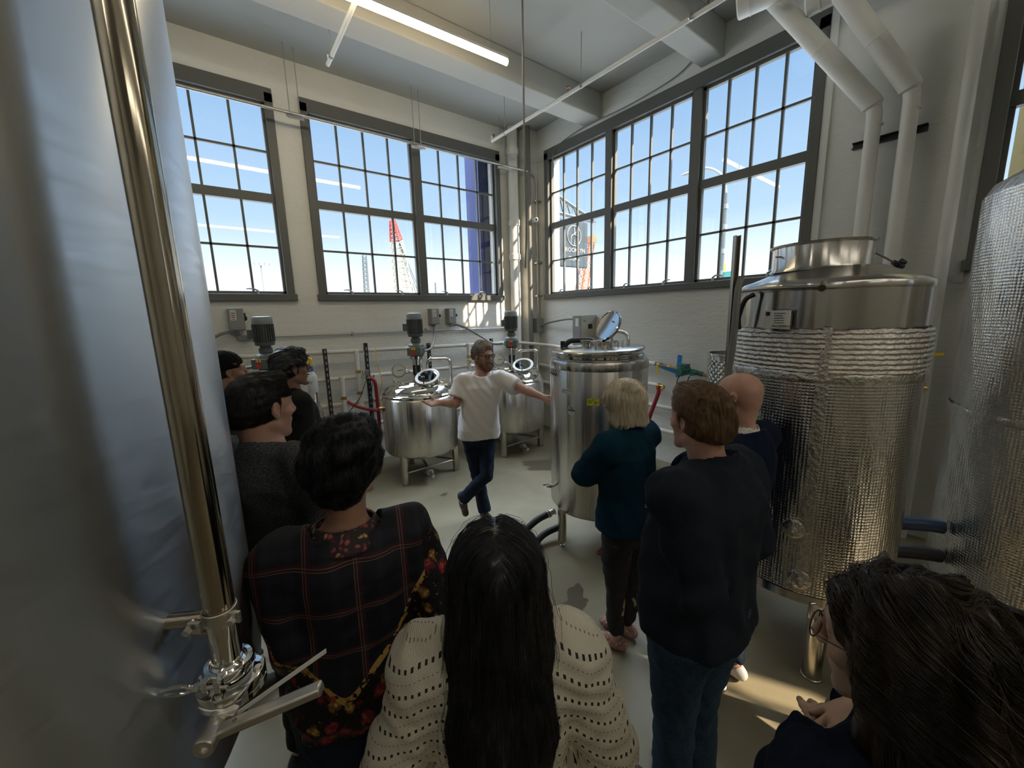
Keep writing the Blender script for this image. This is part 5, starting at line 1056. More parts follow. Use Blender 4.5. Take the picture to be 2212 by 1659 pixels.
    for sg in (-1, 1):
        e = w(.031*sg, .0745, .0135); b = MB(); b.ball(e, .0122*hs, 14, 10); eo = b.build('eye', 'eye_white', t)
        p2 = e+A[1]*.0098*hs; b = MB(); b.lathe([(0, .0028), (.0035, .0026), (.0058, .0012), (.006, 0)], p2, 14, A[1]); b.build('iris', 'iris_brown', eo)
    uvf = lambda V: np.stack([(V-np.array([base[0], base[1], 0]))@rt, V[:, 2]], 1)
    # --- garments
    if top:
        ex = top.get('ex', .010); step = top.get('step', .008); Fz = Field(lo, hi, step, ([], [], []))
        Fz.loft(rows(ex, -.2), .02); se = top.get('sleeve', 2.0)
        for sd in 'LR':
            S0, el, wr = J[sd][:3]
            if se < 1: e = S0+(el-S0)*se; Fz.cone(neck+np.array([0, 0, -.025*s]), S0, .05*s+ex, .056*s+ex, .035); Fz.cone(S0, e, .060*s+ex, .058*s+ex+.012, .03, cut=1)
            else: put_arm(Fz, sd, ex*1.1, se, .022)
        if top.get('flare'): fl = top['flare']; Fz.op(lambda X, Y, Z: -fl*np.clip((hipc[2]+.25-Z)/.3, 0, 1)+0*X, lo, hi, mg=0, mode='disp')
        amp = top.get('folds', .006); Fz.noise(amp, 22, top.get('seed', 1)); Fz.noise(amp*.5, 55, top.get('seed', 1)+5)
        hem = top.get('hem', hipc[2]-.04); Fz.clip(lambda X, Y, Z: hem+.006*np.sin(X*31+Y*17)-Z+0*X)
        nk = neck+np.array([0, 0, top.get('nz', .005)*s]); nr = top.get('nr', .066)*s
        col = top.get('collar', 0)
        if col: Fz.cone(nk+np.array([0, 0, -.04]), nk+fwd*-.006+np.array([0, 0, col-.012]), nr+.016, nr+.008, .012)
        tl = top.get('tilt', .35)
        Fz.clip(lambda X, Y, Z: np.minimum((Z-(nk[2]+col))-((X-nk[0])*-fwd[0]+(Y-nk[1])*-fwd[1])*tl, nr+.032-np.sqrt((X-nk[0])**2+(Y-nk[1])**2)))
        Fz.cone(nk+np.array([0, 0, -.02 if col else .0]), nk+np.array([0, 0, .14]), nr-.002, nr+.004, .006, 'sub')
        V, Q = Fz.mesh(); V = relax(V, Q, 1, .4); mi = None; ms = [top['mat']]
        if 'matfn' in top: ms += top['mats']; mi = top['matfn'](V[Q].mean(1), neck, rt, fwd)
        g1 = np_mesh(top['name'], V, Q, ms, t, mi, uvf(V)); t['_top'] = g1.name
    if low:
        ex = low.get('ex', .012); Fz = Field([lo[0], lo[1], 0], [hi[0], hi[1], hipc[2]+.2], low.get('step', .009), ([], [], [])); Fz.loft(rows(ex*.6, -.2, .4), .02)
        for sd in 'LR':
            S0, el, wr, hp, kn, an, to = J[sd]; Fz.cone(hp, kn, .086*s*df+ex, .057*s+ex, .02); e = kn+(an-kn)*low.get('len', .93); Fz.cone(kn, e, .056*s+ex, low.get('cuff', .05)*s+ex*.7, .02, cut=1)
        Fz.noise(low.get('folds', .006), 20, 3); Fz.noise(.003, 60, 4); Fz.clip(lambda X, Y, Z: Z-(hipc[2]+.1)+0*X)
        V, Q = Fz.mesh(); V = relax(V, Q, 1, .4); np_mesh(low['name'], V, Q, [low['mat']], t)
    if shoes:
        for sd in 'LR':
            an, to = J[sd][5:7]; up_ = np.array([0, 0, 1.0]) if abs(to[2]) < .5 else hf; up_ = unit(up_-to*(up_@to)); si = np.cross(to, up_); heel = an-to*.04*s-up_*.055*s
            if abs(to[2]) < .3: heel[2] = max(heel[2], .03)
            fr, hz = shoes.get('fr', .03), shoes.get('h', .035); lo_ = heel-.3; hi_ = heel+.3; Fs = Field(lo_, hi_, .006, ([], [], []))
            Fs.cone(heel+up_*.012, heel+to*.20*s+up_*.004, .038*s, .034*s, .02, flat=(up_, 1.15)); Fs.cone(heel+to*.02+up_*.03, heel+to*.11*s+up_*.02, .036*s, .036*s, .02)
            if shoes.get('high'): Fs.cone(heel+to*.03+up_*.03, an+up_*.02, .038, .042, .02)
            Fs.op(lambda X, Y, Z: -((X-heel[0])*up_[0]+(Y-heel[1])*up_[1]+(Z-heel[2])*up_[2])-.022, lo_, hi_, .004, mode='cut')
            Fs.cone(an+up_*.0, an+up_*.09, .034*s, .036*s, .006, 'sub')
            V, Q = Fs.mesh(); hgt = (V[Q].mean(1)-heel)@up_; so = np_mesh('shoe', V, Q, [shoes['mat'], shoes['sole']], t, (hgt < -.004).astype(int))
    return dict(t=t, A=A, w=w, headc=headc, J=J, neck=neck, rt=rt, fwd=fwd, s=hs, sc=s, uvf=uvf, hipc=hipc, wide=wide)

def hair_on(p, style, m, step=.005, n=1500, seed=0, r=.0006):
    """hair mass grown over the skull in head coordinates, plus loose strands laid along it"""
    A, o, s = p['A'], p['headc'], p['s']; rng = np.random.RandomState(seed); lo, hi = style['lo'], style['hi']; Fh = Field(lo, hi, step, ([], [], []))
    style['shape'](Fh)
    V, Q = Fh.mesh(); V0 = V; V = relax(V, Q, 1, .3)
    toW = lambda V: o+(V*np.array([p['wide'], 1, 1]))@A*s
    W_ = toW(V); vs, qs = [W_], [Q]; tot = len(W_)
    if style.get('nobase'): vs, qs, tot = [], [], 0
    if n:
        fly = style.get('fly', 0)
        roots = V0[rng.randint(0, len(V0), n*3)]; roots = roots[style.get('root', lambda P: P[:, 2] > 0)(roots)][:n]
        offs = rng.uniform(.0003, style.get('lift', .0035), len(roots)); offs[:int(len(roots)*fly)] *= 3.5; S = trace(Fh, roots, style['flow'], style.get('steps', 12), style.get('h', .008), offs)
        if 'keep' in style: S = S[style['keep'](S)]; roots = roots[:len(S)]
        wv = style.get('wave', 0)
        if wv:
            ph = rng.uniform(0, 6.28, (len(roots), 1)); tt = np.arange(S.shape[1])[None, :]; am = wv*(tt/S.shape[1]); S[..., 0] += am*np.sin(tt*.7+ph); S[..., 1] += am*np.cos(tt*.6+ph)
        if style.get('ground'): pass
        V2, Q2 = strands_mesh(toW(S.reshape(-1, 3)).reshape(S.shape), r*s); vs.append(V2); qs.append(Q2+tot)
    return np_mesh(style.get('name', 'hair'), np.concatenate(vs), np.concatenate(qs), [m], p['t'])
def short_style(t=.012, top=.0, nape=-.05, temple=.045, front=.06, side=-.01, crown=0, noise_=.003, freq=60, sweep=(0, -1, -.3), wave=0, lift=.004, steps=9, h=.008, fringe=0, seed=1, quiff=0, root=None, sidebulk=0):
    def shape(F):
        F.ell((0, -.018, .036+top*.4), (.075+t+sidebulk, .097+t, .086+t+top*.5), .01); F.ell((0, .010, .04), (.067+t, .078+t*.8, .072+t+top), .02)
        F.cone((0, -.053, -.012), (0, -.036, nape+.015), .064+t*.7, .050+t*.45, .03)
        if quiff: F.ell((0, .062, .108), (.045, .035, .018+quiff), .02)
        F.noise(noise_, freq, seed, stretch=(1, .5, .7)); F.noise(noise_*.4, freq*2.4, seed+3, stretch=(1, .5, .7))
        F.clip(lambda X, Y, Z: nape+np.clip(Y+.05, 0, 1)*((side-nape)/.07)-Z+0*X, .004)                     # lower edge rising towards the ear
        F.clip(lambda X, Y, Z: np.minimum(Y-(.018-.12*np.clip(-Z, 0, .1)), temple-.005-Z+0*Y), .006)                  # in front of the ear only above the temple
        F.ell((0, .112, .006), (.080, front+.004, .080-fringe), .008, 'sub')
        F.ell((.092, .004, .0), (.030, .024, .034), .004, 'sub'); F.ell((-.092, .004, .0), (.030, .024, .034), .004, 'sub')
    sw = np.array(sweep, float)
    def flow(P, f):
        D = np.tile(sw, (len(P), 1)); D[:, 2] += np.where(P[:, 1] < -.04, -1.2, 0); D[:, 0] += P[:, 0]*3; D[:, 2] -= (P[:, 2] < .05)*.8; return D
    return dict(lo=(-.13, -.16, -.16), hi=(.13, .13, .20), shape=shape, flow=flow, steps=steps, h=h, lift=lift, wave=wave, root=root or (lambda P: (P[:, 2] > nape)))
def glasses(p, m, r=.021, th=.0022, rect=0, lens=None):
    w, A, s = p['w'], p['A'], p['s']; o = None; b = MB()
    for sg in (-1, 1):
        c = w(.032*sg, .103, .013); pts = []
        for k in range(22):
            a = 2*pi*k/22; e = .5 if rect else 1.0; cx = math.copysign(abs(cos(a))**e, cos(a)); cz = math.copysign(abs(sin(a))**e, sin(a)); pts.append(c+(A[0]*cx*r*1.15+A[2]*cz*r*(.8 if rect else 1.0))*s)
        b.tube(pts, th*s, 6, closed=True); b.tube([c+A[0]*sg*r*1.15*s+A[2]*.006, w(.073*sg, .085, .018), w(.081*sg, .0, .016), w(.081*sg, -.02, .004)], th*s*.9, 6)
    b.tube([w(-.010, .106, .016), w(0, .109, .019), w(.010, .106, .016)], th*s*.8, 6)
    g_ = b.build('glasses', m, p['t'])
    for sg in (-1, 1):
        c = w(.032*sg, .103, .013); MB().lathe([(0, 0), (r*s, 0)], c, 20, A[1]).build('lens', 'glass_pane', g_)
    return g_
cloth_mat('tshirt_white', (.84, .81, .78), .8, 260, .12); cloth_mat('denim_dark', (.012, .02, .038), .8, 400, .3, .3); cloth_mat('fleece_teal', (.004, .032, .055), .95, 150, .5, .25); cloth_mat('trouser_grey', (.035, .035, .037), .8, 300, .2)
cloth_mat('jacket_navy', (.013, .018, .026), .9, 300, .25, .15); cloth_mat('denim_blue', (.03, .055, .09), .85, 400, .35, .35); cloth_mat('sweater_navy', (.006, .011, .028), .9, 200, .4); cloth_mat('shirt_white', (.8, .78, .72), .8, 300, .1)
cloth_mat('heather_grey', (.10, .105, .11), .92, 260, .35, .55); cloth_mat('jacket_black', (.016, .016, .014), .8, 200, .3); cloth_mat('tee_black', (.008, .008, .011), .9); cloth_mat('jacket_olive', (.05, .055, .035), .8, 200, .3); cloth_mat('beanie_black', (.006, .006, .008), .95, 300, .6); cloth_mat('coat_navy', (.007, .010, .022), .95, 120, .6, .2)
mat('shoe_brown', (.05, .035, .028), .5); mat('sole_dark', (.015, .015, .015), .6); mat('shoe_pink', (.52, .30, .25), .7); mat('sole_white', (.62, .56, .48), .6); mat('shoe_white', (.62, .6, .56), .6); mat('shoe_black', (.015, .017, .017), .6)
m = M['shoe_pink']; n, l, b_ = nodes(m); vo = n.new('ShaderNodeTexVoronoi'); vo.inputs['Scale'].default_value = 55; vo.feature = 'DISTANCE_TO_EDGE'; tx = n.new('ShaderNodeTexCoord'); l.new(tx.outputs['Object'], vo.inputs['Vector']); tocol(m, ramp(m, vo.outputs['Distance'], [(0, (.30, .14, .11)), (.12, (.34, .17, .14)), (.2, (.56, .36, .30))]))
hair_mat('hair_black', (.005, .005, .007), (.022, .022, .026), .29); hair_mat('hair_darkbrown', (.008, .006, .005), (.022, .016, .013), .5); hair_mat('hair_sandy', (.12, .065, .03), (.30, .18, .09), .5, 90); hair_mat('hair_blonde', (.66, .56, .38), (.95, .88, .72), .38, 90); hair_mat('hair_greyblond', (.20, .16, .11), (.38, .33, .26), .5); hair_mat('beard_ginger', (.19, .09, .05), (.34, .22, .15), .6); hair_mat('hair_brownblack', (.006, .005, .005), (.05, .028, .014), .36, 25)
hair_mat('hair_highlight', (.14, .08, .03), (.30, .19, .08), .4)

# ---------------- man in white T-shirt, talking
p = person('person', 'man in a white T-shirt and dark jeans with beard and glasses, arms spread, legs crossed', (2.03, 3.19), (2.068, 3.150, 1.668), (-.543*.72+.84*.62, -.84*.72-.543*.62), (-.56, -.83), (2.065, 3.172, 1.49), 1.0, 1.0, 1.02, skin='skin_pink', pitch=.12, belly=.045,
    arms={'R': ((1.915, 3.275, 1.425), (1.812, 3.262, 1.225), (1.600, 3.18, 1.282)), 'L': ((2.215, 3.065, 1.43), (2.30, 2.84, 1.355), (2.345, 2.60, 1.303))}, hipc=(2.02, 3.20, .90),
    legs={'L': ((1.99, 3.05, .52), (1.815, 3.25, .245), (.10, -.16, -1)), 'R': ((2.00, 3.24, .47), (2.03, 3.17, .085), (-.15, -1, 0))}, detail=.0042,
    hands={'R': dict(d=(-.95, .02, .0), n=(-.15, -.35, .9), t=(.3, .2, .9), curl=(.12, .2, .28, .3), spread=.35, thumb=(.9, .5), res=.0042), 'L': dict(d=(-.15, -.72, -.28), n=(.95, -.2, 0), t=(0, 0, 1), curl=(.1, .12, .12, .15), thumb=(.6, .1), res=.0042, s=.95)},
    top=dict(name='tshirt', mat='tshirt_white', ex=.020, sleeve=.72, hem=.875, folds=.009, seed=3, nz=.012, nr=.068, tilt=.35, flare=.012), low=dict(name='jeans', mat='denim_dark', ex=.004, cuff=.058, folds=.006, len=.98), shoes=dict(mat='shoe_brown', sole='sole_dark'))
hair_on(p, short_style(t=.010, top=.012, nape=-.045, temple=.05, front=.062, noise_=.003, sweep=(.8, -.5, 0), quiff=.006), 'hair_greyblond', .0045, 900, 1, .0007)
def beard_style(t=.010, low=-.125):
    def shape(F):
        F.cone((-.05, .0, -.05), (-.018, .068, -.10), .022+t, .022+t, .02); F.cone((.05, .0, -.05), (.018, .068, -.10), .022+t, .022+t, .02); F.ell((0, .070, -.105), (.034+t*.6, .03+t*.6, .03+t), .015); F.cone((-.024, .094, -.044), (.024, .094, -.044), .010, .010, .008)
        F.cone((-.030, .088, -.048), (-.034, .078, -.09), .012, .016, .01); F.cone((.030, .088, -.048), (.034, .078, -.09), .012, .016, .01); F.noise(.003, 150, 3)
        F.clip(lambda X, Y, Z: Z+.036-np.clip(-Y+.05, 0, .1)*.6+0*X, .006); F.ell((0, .105, -.058), (.020, .016, .008), .004, 'sub')
    return dict(name='beard', lo=(-.11, -.06, -.17), hi=(.11, .14, .0), shape=shape, flow=lambda P, f: np.tile(np.array([0, .25, -1.0]), (len(P), 1)), steps=4, h=.006, lift=.004, root=lambda P: P[:, 2] < 1)
hair_on(p, beard_style(), 'beard_ginger', .004, 700, 2, .0006); glasses(p, 'glasses_frame', .020, .0032, 1)

# ---------------- woman with blond bob
p = person('person', 'woman with a blond bob, dark teal fleece and pink slip-on shoes, arms folded', (1.79, 1.33), (1.742, 1.302, 1.560), (-.18, .98), (-.03, 1.0), (1.752, 1.270, 1.405), .945, 1.0, 1.0, 1, 'skin_light', .05,
    arms={'L': (None, (1.585, 1.42, 1.165), (1.72, 1.50, 1.10)), 'R': (None, (1.90, 1.42, 1.16), (1.665, 1.50, 1.135))}, hipc=(1.765, 1.275, .87), legs={'L': ((1.745, 1.33, .47), (1.765, 1.335, .075), (-.35, .93, 0)), 'R': ((1.87, 1.31, .47), (1.895, 1.35, .075), (-.25, .95, 0))},
    hands={'R': dict(d=(-.8, -.25, -.1), n=(-.3, -.8, -.2), t=(0, 0, 1), curl=(.5, .5, .5, .5), thumb=(.5, .2), res=.0045)},
    top=dict(name='fleece', mat='fleece_teal', ex=.030, sleeve=1.9, hem=.865, folds=.006, seed=7, collar=.045, nr=.058, flare=.012), low=dict(name='trousers', mat='trouser_grey', ex=.016, len=.88, cuff=.045, folds=.009), shoes=dict(mat='shoe_pink', sole='sole_white'))
def bob_style(zl=-.105, t=.022):
    def shape(F):
        F.ell((0, -.014, .036), (.078+t, .100+t*.9, .088+t*.8), .02); F.cone((0, -.03, .03), (0, -.035, zl), .098, .112, .03, flat=((0, 1, 0), 1.05))
        F.noise(.0022, 75, 2, stretch=(1, 1, .12)); F.noise(.0015, 190, 5, stretch=(1, 1, .08)); F.clip(lambda X, Y, Z: zl+.006*np.sin(X*60)+.1*np.clip(Y, 0, 1)-Z, .006); F.ell((0, .14, -.04), (.066, .085, .11), .015, 'sub'); F.cone((0, .0, .13), (0, -.09, .115), .004, .003, .006, 'sub')
    def flow(P, f): D = np.tile(np.array([0, 0, -1.0]), (len(P), 1)); D[:, 0] += np.sign(P[:, 0])*np.clip((P[:, 2]-.06)*30, 0, 2); D[:, 1] += np.where(P[:, 1] < -.02, -.6, .2)*np.clip((P[:, 2]-.03)*20, 0, 1); return D
    return dict(lo=(-.16, -.20, -.20), hi=(.16, .16, .17), shape=shape, flow=flow, steps=18, h=.011, lift=.005, wave=.002, root=lambda P: P[:, 2] > -.02)
hair_on(p, bob_style(), 'hair_blonde', .005, 2200, 3, .0008)
b = MB(); b.obox((1.685, 1.475, 1.088), (.06, -.01, .004), (.01, .028, 0), (0, 0, .004)); ph = single('phone', b, 'black_plastic', 'dark phone held under the folded arms of the blond woman', 'phone')

# ---------------- man in navy quarter-zip
p = person('person', 'man with combed sandy hair in a dark navy quarter-zip and blue jeans, hand in pocket', (1.335, .66), (1.325, .672, 1.665), (.20, .98), (.06, 1.0), (1.350, .625, 1.50), 1.02, 1.12, 1.15, skin='skin_pink', belly=.03,
    arms={'L': (None, (1.155, .545, 1.165), (1.190, .745, .985)), 'R': (None, (1.58, .56, 1.17), (1.545, .76, .97))}, hipc=(1.335, .64, .92), legs={'L': ((1.27, .68, .50), (1.28, .67, .085), (-.08, 1, 0)), 'R': ((1.43, .66, .50), (1.43, .65, .085), (-.1, 1, 0))}, detail=.0032, bodystep=.01, hscale=.94,
    top=dict(name='pullover', mat='jacket_navy', ex=.028, sleeve=1.98, hem=.90, folds=.008, seed=12, collar=.05, nr=.068, flare=.0, step=.0075), low=dict(name='jeans', mat='denim_blue', ex=.022, folds=.008, cuff=.06), shoes=dict(mat='shoe_black', sole='sole_dark'))
hair_on(p, short_style(t=.012, top=.010, nape=-.055, temple=.05, front=.062, side=-.022, noise_=.0028, freq=70, sweep=(-.15, -1, -.15), lift=.005, steps=12, h=.008, quiff=.008), 'hair_sandy', .004, 3200, 4, .0006)
t = p['t']; b = MB(); q = p['J']['L'][2]+np.array([-.008, -.02, .02]); b.lathe([(.036, -.012), (.040, -.01), (.040, .01), (.036, .012)], q, 20, Vector((.05, .72, -.65))); b.build('wristwatch', 'black_plastic', t)
text('e', .03, (1.19, .775, 1.355), (-.35, .9, 0), (0, 0, 1), 'label_white', 'chest_logo', t)

# ---------------- bald man
p = person('person', 'bald man with thin glasses in a navy sweater over a white collar, arms folded', (2.03, .835), (2.012, .835, 1.625), (-.12, .98), (.13, .98), (2.025, .80, 1.45), .97, 1.0, 1.02, skin='skin_pink',
    arms={'L': (None, (1.83, .985, 1.27), (1.98, 1.08, 1.20)), 'R': (None, (2.22, .96, 1.25), (2.02, 1.06, 1.23))}, hipc=(2.02, .82, .90), legs={'L': ((1.96, .86, .48), (1.96, .84, .08), (-.1, 1, 0)), 'R': ((2.12, .84, .48), (2.13, .80, .08), (.1, 1, 0))}, detail=.004,
    top=dict(name='sweater', mat='sweater_navy', ex=.02, sleeve=2.0, hem=.86, folds=.006, seed=21, nr=.07, nz=.0), low=dict(name='trousers', mat='denim_dark', ex=.014), shoes=dict(mat='shoe_white', sole='sole_white'), wide=1.04)
Fc = Field(p['neck']-.12, p['neck']+.15, .004, ([], [], [])); nk = p['neck']; Fc.cone(nk+np.array([0, 0, -.03]), nk+np.array([0, .006, .045]), .078, .066, .01); Fc.clip(lambda X, Y, Z: Z-(nk[2]+.042)-(-(Y-nk[1]))*.3+0*X); Fc.cone(nk+np.array([0, 0, -.06]), nk+np.array([0, .006, .12]), .068, .060, .004, 'sub'); V, Q = Fc.mesh(); np_mesh('shirt_collar', V, Q, ['shirt_white'], p['t'])
glasses(p, 'glasses_wire', .020, .0012, 0)

# ---------------- man in heather grey
p = person('person', 'man with short dark hair in a heather grey jacket seen from behind, looking right', (.19, 1.74), (.143, 1.745, 1.722), (.90, .43), (.80, .60), (.135, 1.735, 1.565), 1.05, 1.08, 1.02, skin='skin_pink', pitch=.02,
    arms={'R': (None, (.26, 1.56, 1.21), (.42, 1.70, 1.06)), 'L': (None, (.10, 2.0, 1.21), (.28, 1.98, 1.08))}, detail=.0032, bodystep=.01,
    top=dict(name='jacket', mat='heather_grey', ex=.026, sleeve=2.0, hem=.86, folds=.007, seed=31, collar=.035, nr=.072, nz=.0, step=.0075), low=dict(name='trousers', mat='jacket_black', ex=.014), shoes=dict(mat='shoe_black', sole='sole_dark'))
hair_on(p, short_style(t=.006, top=.003, nape=-.050, temple=.048, front=.070, side=-.025, noise_=.0015, freq=110, sweep=(0, .6, -.4), lift=.003, steps=5, h=.005, quiff=.004), 'hair_darkbrown', .0035, 5000, 5, .0005)

# ---------------- man with black hair, glasses, black jacket
p = person('person', 'man with wavy black hair, glasses and moustache in an open black jacket, facing right', (.47, 3.17), (.462, 3.165, 1.708), (.98, .10), (.90, .1), (.445, 3.175, 1.545), 1.02, .98, 1.0, skin='skin_brown',
    arms={'R': (None, (.47, 2.96, 1.26), (.60, 3.02, 1.05)), 'L': (None, (.47, 3.38, 1.26), (.60, 3.32, 1.05))}, detail=.0042,
    top=dict(name='black_tshirt', mat='tee_black', ex=.006, sleeve=.5, hem=.9, folds=.004, nr=.066, step=.009), low=dict(name='trousers', mat='tee_black', ex=.014), shoes=dict(mat='shoe_black', sole='sole_dark'))
hair_on(p, short_style(t=.020, top=.010, nape=-.06, temple=.035, front=.052, side=-.02, noise_=.006, freq=70, sweep=(.2, .3, -.2), lift=.006, wave=.004, quiff=.014), 'hair_black', .0045, 900, 6, .0007)
def mous(F): F.cone((-.022, .098, -.046), (.022, .098, -.046), .006, .006, .006); F.ell((0, .075, -.104), (.026, .022, .018), .01); F.noise(.001, 200, 2)
hair_on(p, dict(name='moustache', lo=(-.05, .04, -.14), hi=(.05, .13, -.02), shape=mous, flow=lambda P, f: P*0+np.array([0, 0, -1.]), steps=3), 'hair_black', .004, 0); glasses(p, 'glasses_frame', .019, .0016, 1)
def jacket_shell(p, m, ex, hem, gap, seed, name='open_jacket', collar=.02, step=.0085):
    J, nk, fw, rt, hipc, s = p['J'], p['neck'], p['fwd'], p['rt'], p['hipc'], p['s']; P_ = np.array([nk, hipc]+[q for sd in 'LR' for q in J[sd][:3]]); lo, hi = P_.min(0)-.22, P_.max(0)+.22; lo[2] = hem-.03; hi[2] = nk[2]+.12
    F = Field(lo, hi, step, ([], [], [])); an = math.atan2(rt[1], rt[0]); q = lambda f: hipc*(1-f)+nk*f
    F.loft([(q(f)[2] if f >= 0 else hem-.02, q(max(f, 0))[0], q(max(f, 0))[1], a*s+ex, b*s+ex, an) for f, a, b in ((-.2, .172, .13), (0, .172, .125), (.4, .16, .118), (.62, .17, .124), (.8, .174, .116), (.9, .142, .094), (.97, .09, .072), (1.03, .062, .062))], .02)
    for sd in 'LR':
        S0, el, wr = J[sd][:3]; F.cone(nk+np.array([0, 0, -.025]), S0, .05+ex, .056+ex, .03); F.cone(S0, el, .058+ex, .046+ex, .02); F.cone(el, el+(wr-el)*.98, .046+ex, .036+ex, .02, cut=1)
    F.cone(nk, nk+np.array([0, 0, collar]), .078, .074, .02); F.noise(.006, 24, seed); F.clip(lambda X, Y, Z: hem-Z+0*X)
    F.op(lambda X, Y, Z: np.maximum(np.abs((X-nk[0])*rt[0]+(Y-nk[1])*rt[1])-gap-.02*np.sin(Z*9), -((X-nk[0])*fw[0]+(Y-nk[1])*fw[1])+.01)+0*Z, lo, hi, .006, mg=0, mode='sub'); F.cone(nk+np.array([0, 0, -.02]), nk+np.array([0, 0, .2]), .062, .066, .005, 'sub')
    V, Q = F.mesh(); V = relax(V, Q, 1, .4); return np_mesh(name, V, Q, [m], p['t'])
j_ = jacket_shell(p, 'jacket_black', .022, .93, .055, 41)
# ---------------- man with beanie
p = person('person', 'man in a black knitted beanie, profile facing right, partly behind the huge tank', (.085, 3.36), (.098, 3.352, 1.710), (.98, .05), (.96, .17), (.07, 3.36, 1.55), 1.02, 1.0, 1.0, skin='skin_tan', detail=.0042,
    top=dict(name='olive_jacket', mat='jacket_olive', ex=.024, sleeve=2.0, hem=.88, folds=.007, seed=51, collar=.03, nr=.068), low=dict(name='trousers', mat='tee_black', ex=.014), shoes=dict(mat='shoe_black', sole='sole_dark'))
def bean(F): F.ell((0, -.020, .055), (.088, .112, .092), .01); F.cone((-.01, -.02, .03), (.01, -.02, .03), .095, .095, .01, flat=((0, 0, 1), 1)); F.noise(.0015, 160, 2); F.clip(lambda X, Y, Z: .018+.32*(Y+.02)-Z+0*X)
bo = hair_on(p, dict(name='beanie', lo=(-.14, -.17, -.08), hi=(.14, .14, .19), shape=bean, flow=lambda P, f: P, steps=3), 'beanie_black', .0045, 0)
A, o = p['A'], p['headc']; b = MB()
for k in range(5): b.obox(o+A[0]*.083+A[1]*(.045-.011*k)+A[2]*(.058), A[1]*.004, A[0]*.004, A[2]*.006+A[1]*.002)
b.build('beanie_emblem', 'red_paint', bo)
hair_on(p, short_style(t=.006, nape=-.05, temple=.03, noise_=.001, front=.06), 'hair_black', .005, 0)

# ---------------- glimpse of a blond person
p = person('person', 'blond person almost wholly hidden behind the huge tank at the left', (-.075, 2.5), (-.05, 2.5, 1.44), (.9, .3), (.9, .3), (-.07, 2.5, 1.29), .88, .9, .9, 1, 'skin_light', detail=.006, bodystep=.012,
    top=dict(name='olive_top', mat='jacket_olive', ex=.014, sleeve=2.0, hem=.8, folds=.004, step=.012), low=dict(name='trousers', mat='tee_black', ex=.012, step=.012), shoes=dict(mat='shoe_black', sole='sole_dark'))
hair_on(p, bob_style(-.09, .015), 'hair_blonde', .006, 500, 8, .0008)

# ---------------- man in floral and plaid shirt
m = mat('shirt_floral', (.02, .02, .03), .7, spec=.3); n, l, b_ = nodes(m); tx = n.new('ShaderNodeTexCoord'); sp = n.new('ShaderNodeSeparateXYZ'); l.new(tx.outputs['UV'], sp.inputs[0]); U, Vv = sp.outputs[0], sp.outputs[1]
def lines(co, period, width, ofs=0.0):
    f = math_(m, 'FRACT', math_(m, 'MULTIPLY_ADD', co, 1/period, ofs)); return math_(m, 'LESS_THAN', math_(m, 'ABSOLUTE', math_(m, 'SUBTRACT', f, .5)), width/period/2)
base_ = mixn(m, math_(m, 'MULTIPLY', math_(m, 'ADD', lines(U, .06, .022), lines(Vv, .06, .022)), .5), (.006, .007, .012), (.013, .013, .024))
red = math_(m, 'MULTIPLY', math_(m, 'MAXIMUM', lines(U, .132, .020, .3), lines(Vv, .132, .020, .1)), .55); base_ = mixn(m, red, base_, (.055, .006, .012))
cr = math_(m, 'MAXIMUM', math_(m, 'MAXIMUM', lines(U, .132, .0016, .30), lines(U, .132, .0016, .36)), math_(m, 'MAXIMUM', lines(Vv, .132, .0016, .10), lines(Vv, .132, .0016, .16))); base_ = mixn(m, math_(m, 'MULTIPLY', cr, .45), base_, (.34, .28, .17))
def vor(scale, feat='F1'):
    v = n.new('ShaderNodeTexVoronoi'); v.inputs['Scale'].default_value = scale; v.feature = feat; mp = n.new('ShaderNodeMapping'); l.new(tx.outputs['Object'], mp.inputs[0])
    nz = n.new('ShaderNodeTexNoise'); nz.inputs['Scale'].default_value = 30; l.new(tx.outputs['Object'], nz.inputs['Vector']); ad = n.new('ShaderNodeMixRGB'); ad.blend_type = 'ADD'; ad.inputs[0].default_value = .035; l.new(mp.outputs[0], ad.inputs[1]); l.new(nz.outputs['Color'], ad.inputs[2]); l.new(ad.outputs[0], v.inputs['Vector']); return v
v1 = vor(22); v2 = vor(75); v3 = vor(40)
ring = ramp(m, v1.outputs['Distance'], [(0, (.80, .55, .30)), (.10, (.50, .07, .07)), (.40, (.30, .02, .035)), (.52, (.012, .01, .014)), (1, (.010, .010, .014))])
hs = n.new('ShaderNodeSeparateXYZ'); l.new(v1.outputs['Color'], hs.inputs[0]); gold = ramp(m, v1.outputs['Distance'], [(0, (.80, .62, .38)), (.14, (.62, .36, .10)), (.34, (.40, .20, .05)), (.42, (.012, .01, .014)), (1, (.010, .010, .014))])
fl_ = mixn(m, math_(m, 'GREATER_THAN', hs.outputs[0], .55), ring, gold); pet = ramp(m, v2.outputs['Distance'], [(0, g(1.3)), (.35, g(.7)), (.7, g(.25))]); mm_ = n.new('ShaderNodeMixRGB'); mm_.blend_type = 'MULTIPLY'; mm_.inputs[0].default_value = 1; l.new(fl_, mm_.inputs[1]); l.new(pet, mm_.inputs[2]); fl_ = mm_.outputs[0]
leaf = ramp(m, v3.outputs['Distance'], [(0, (.30, .20, .06)), (.12, (.22, .14, .04)), (.17, (0, 0, 0)), (1, (0, 0, 0))]); mm_ = n.new('ShaderNodeMixRGB'); mm_.blend_type = 'LIGHTEN'; mm_.inputs[0].default_value = .8; l.new(fl_, mm_.inputs[1]); l.new(leaf, mm_.inputs[2]); fl_ = mm_.outputs[0]
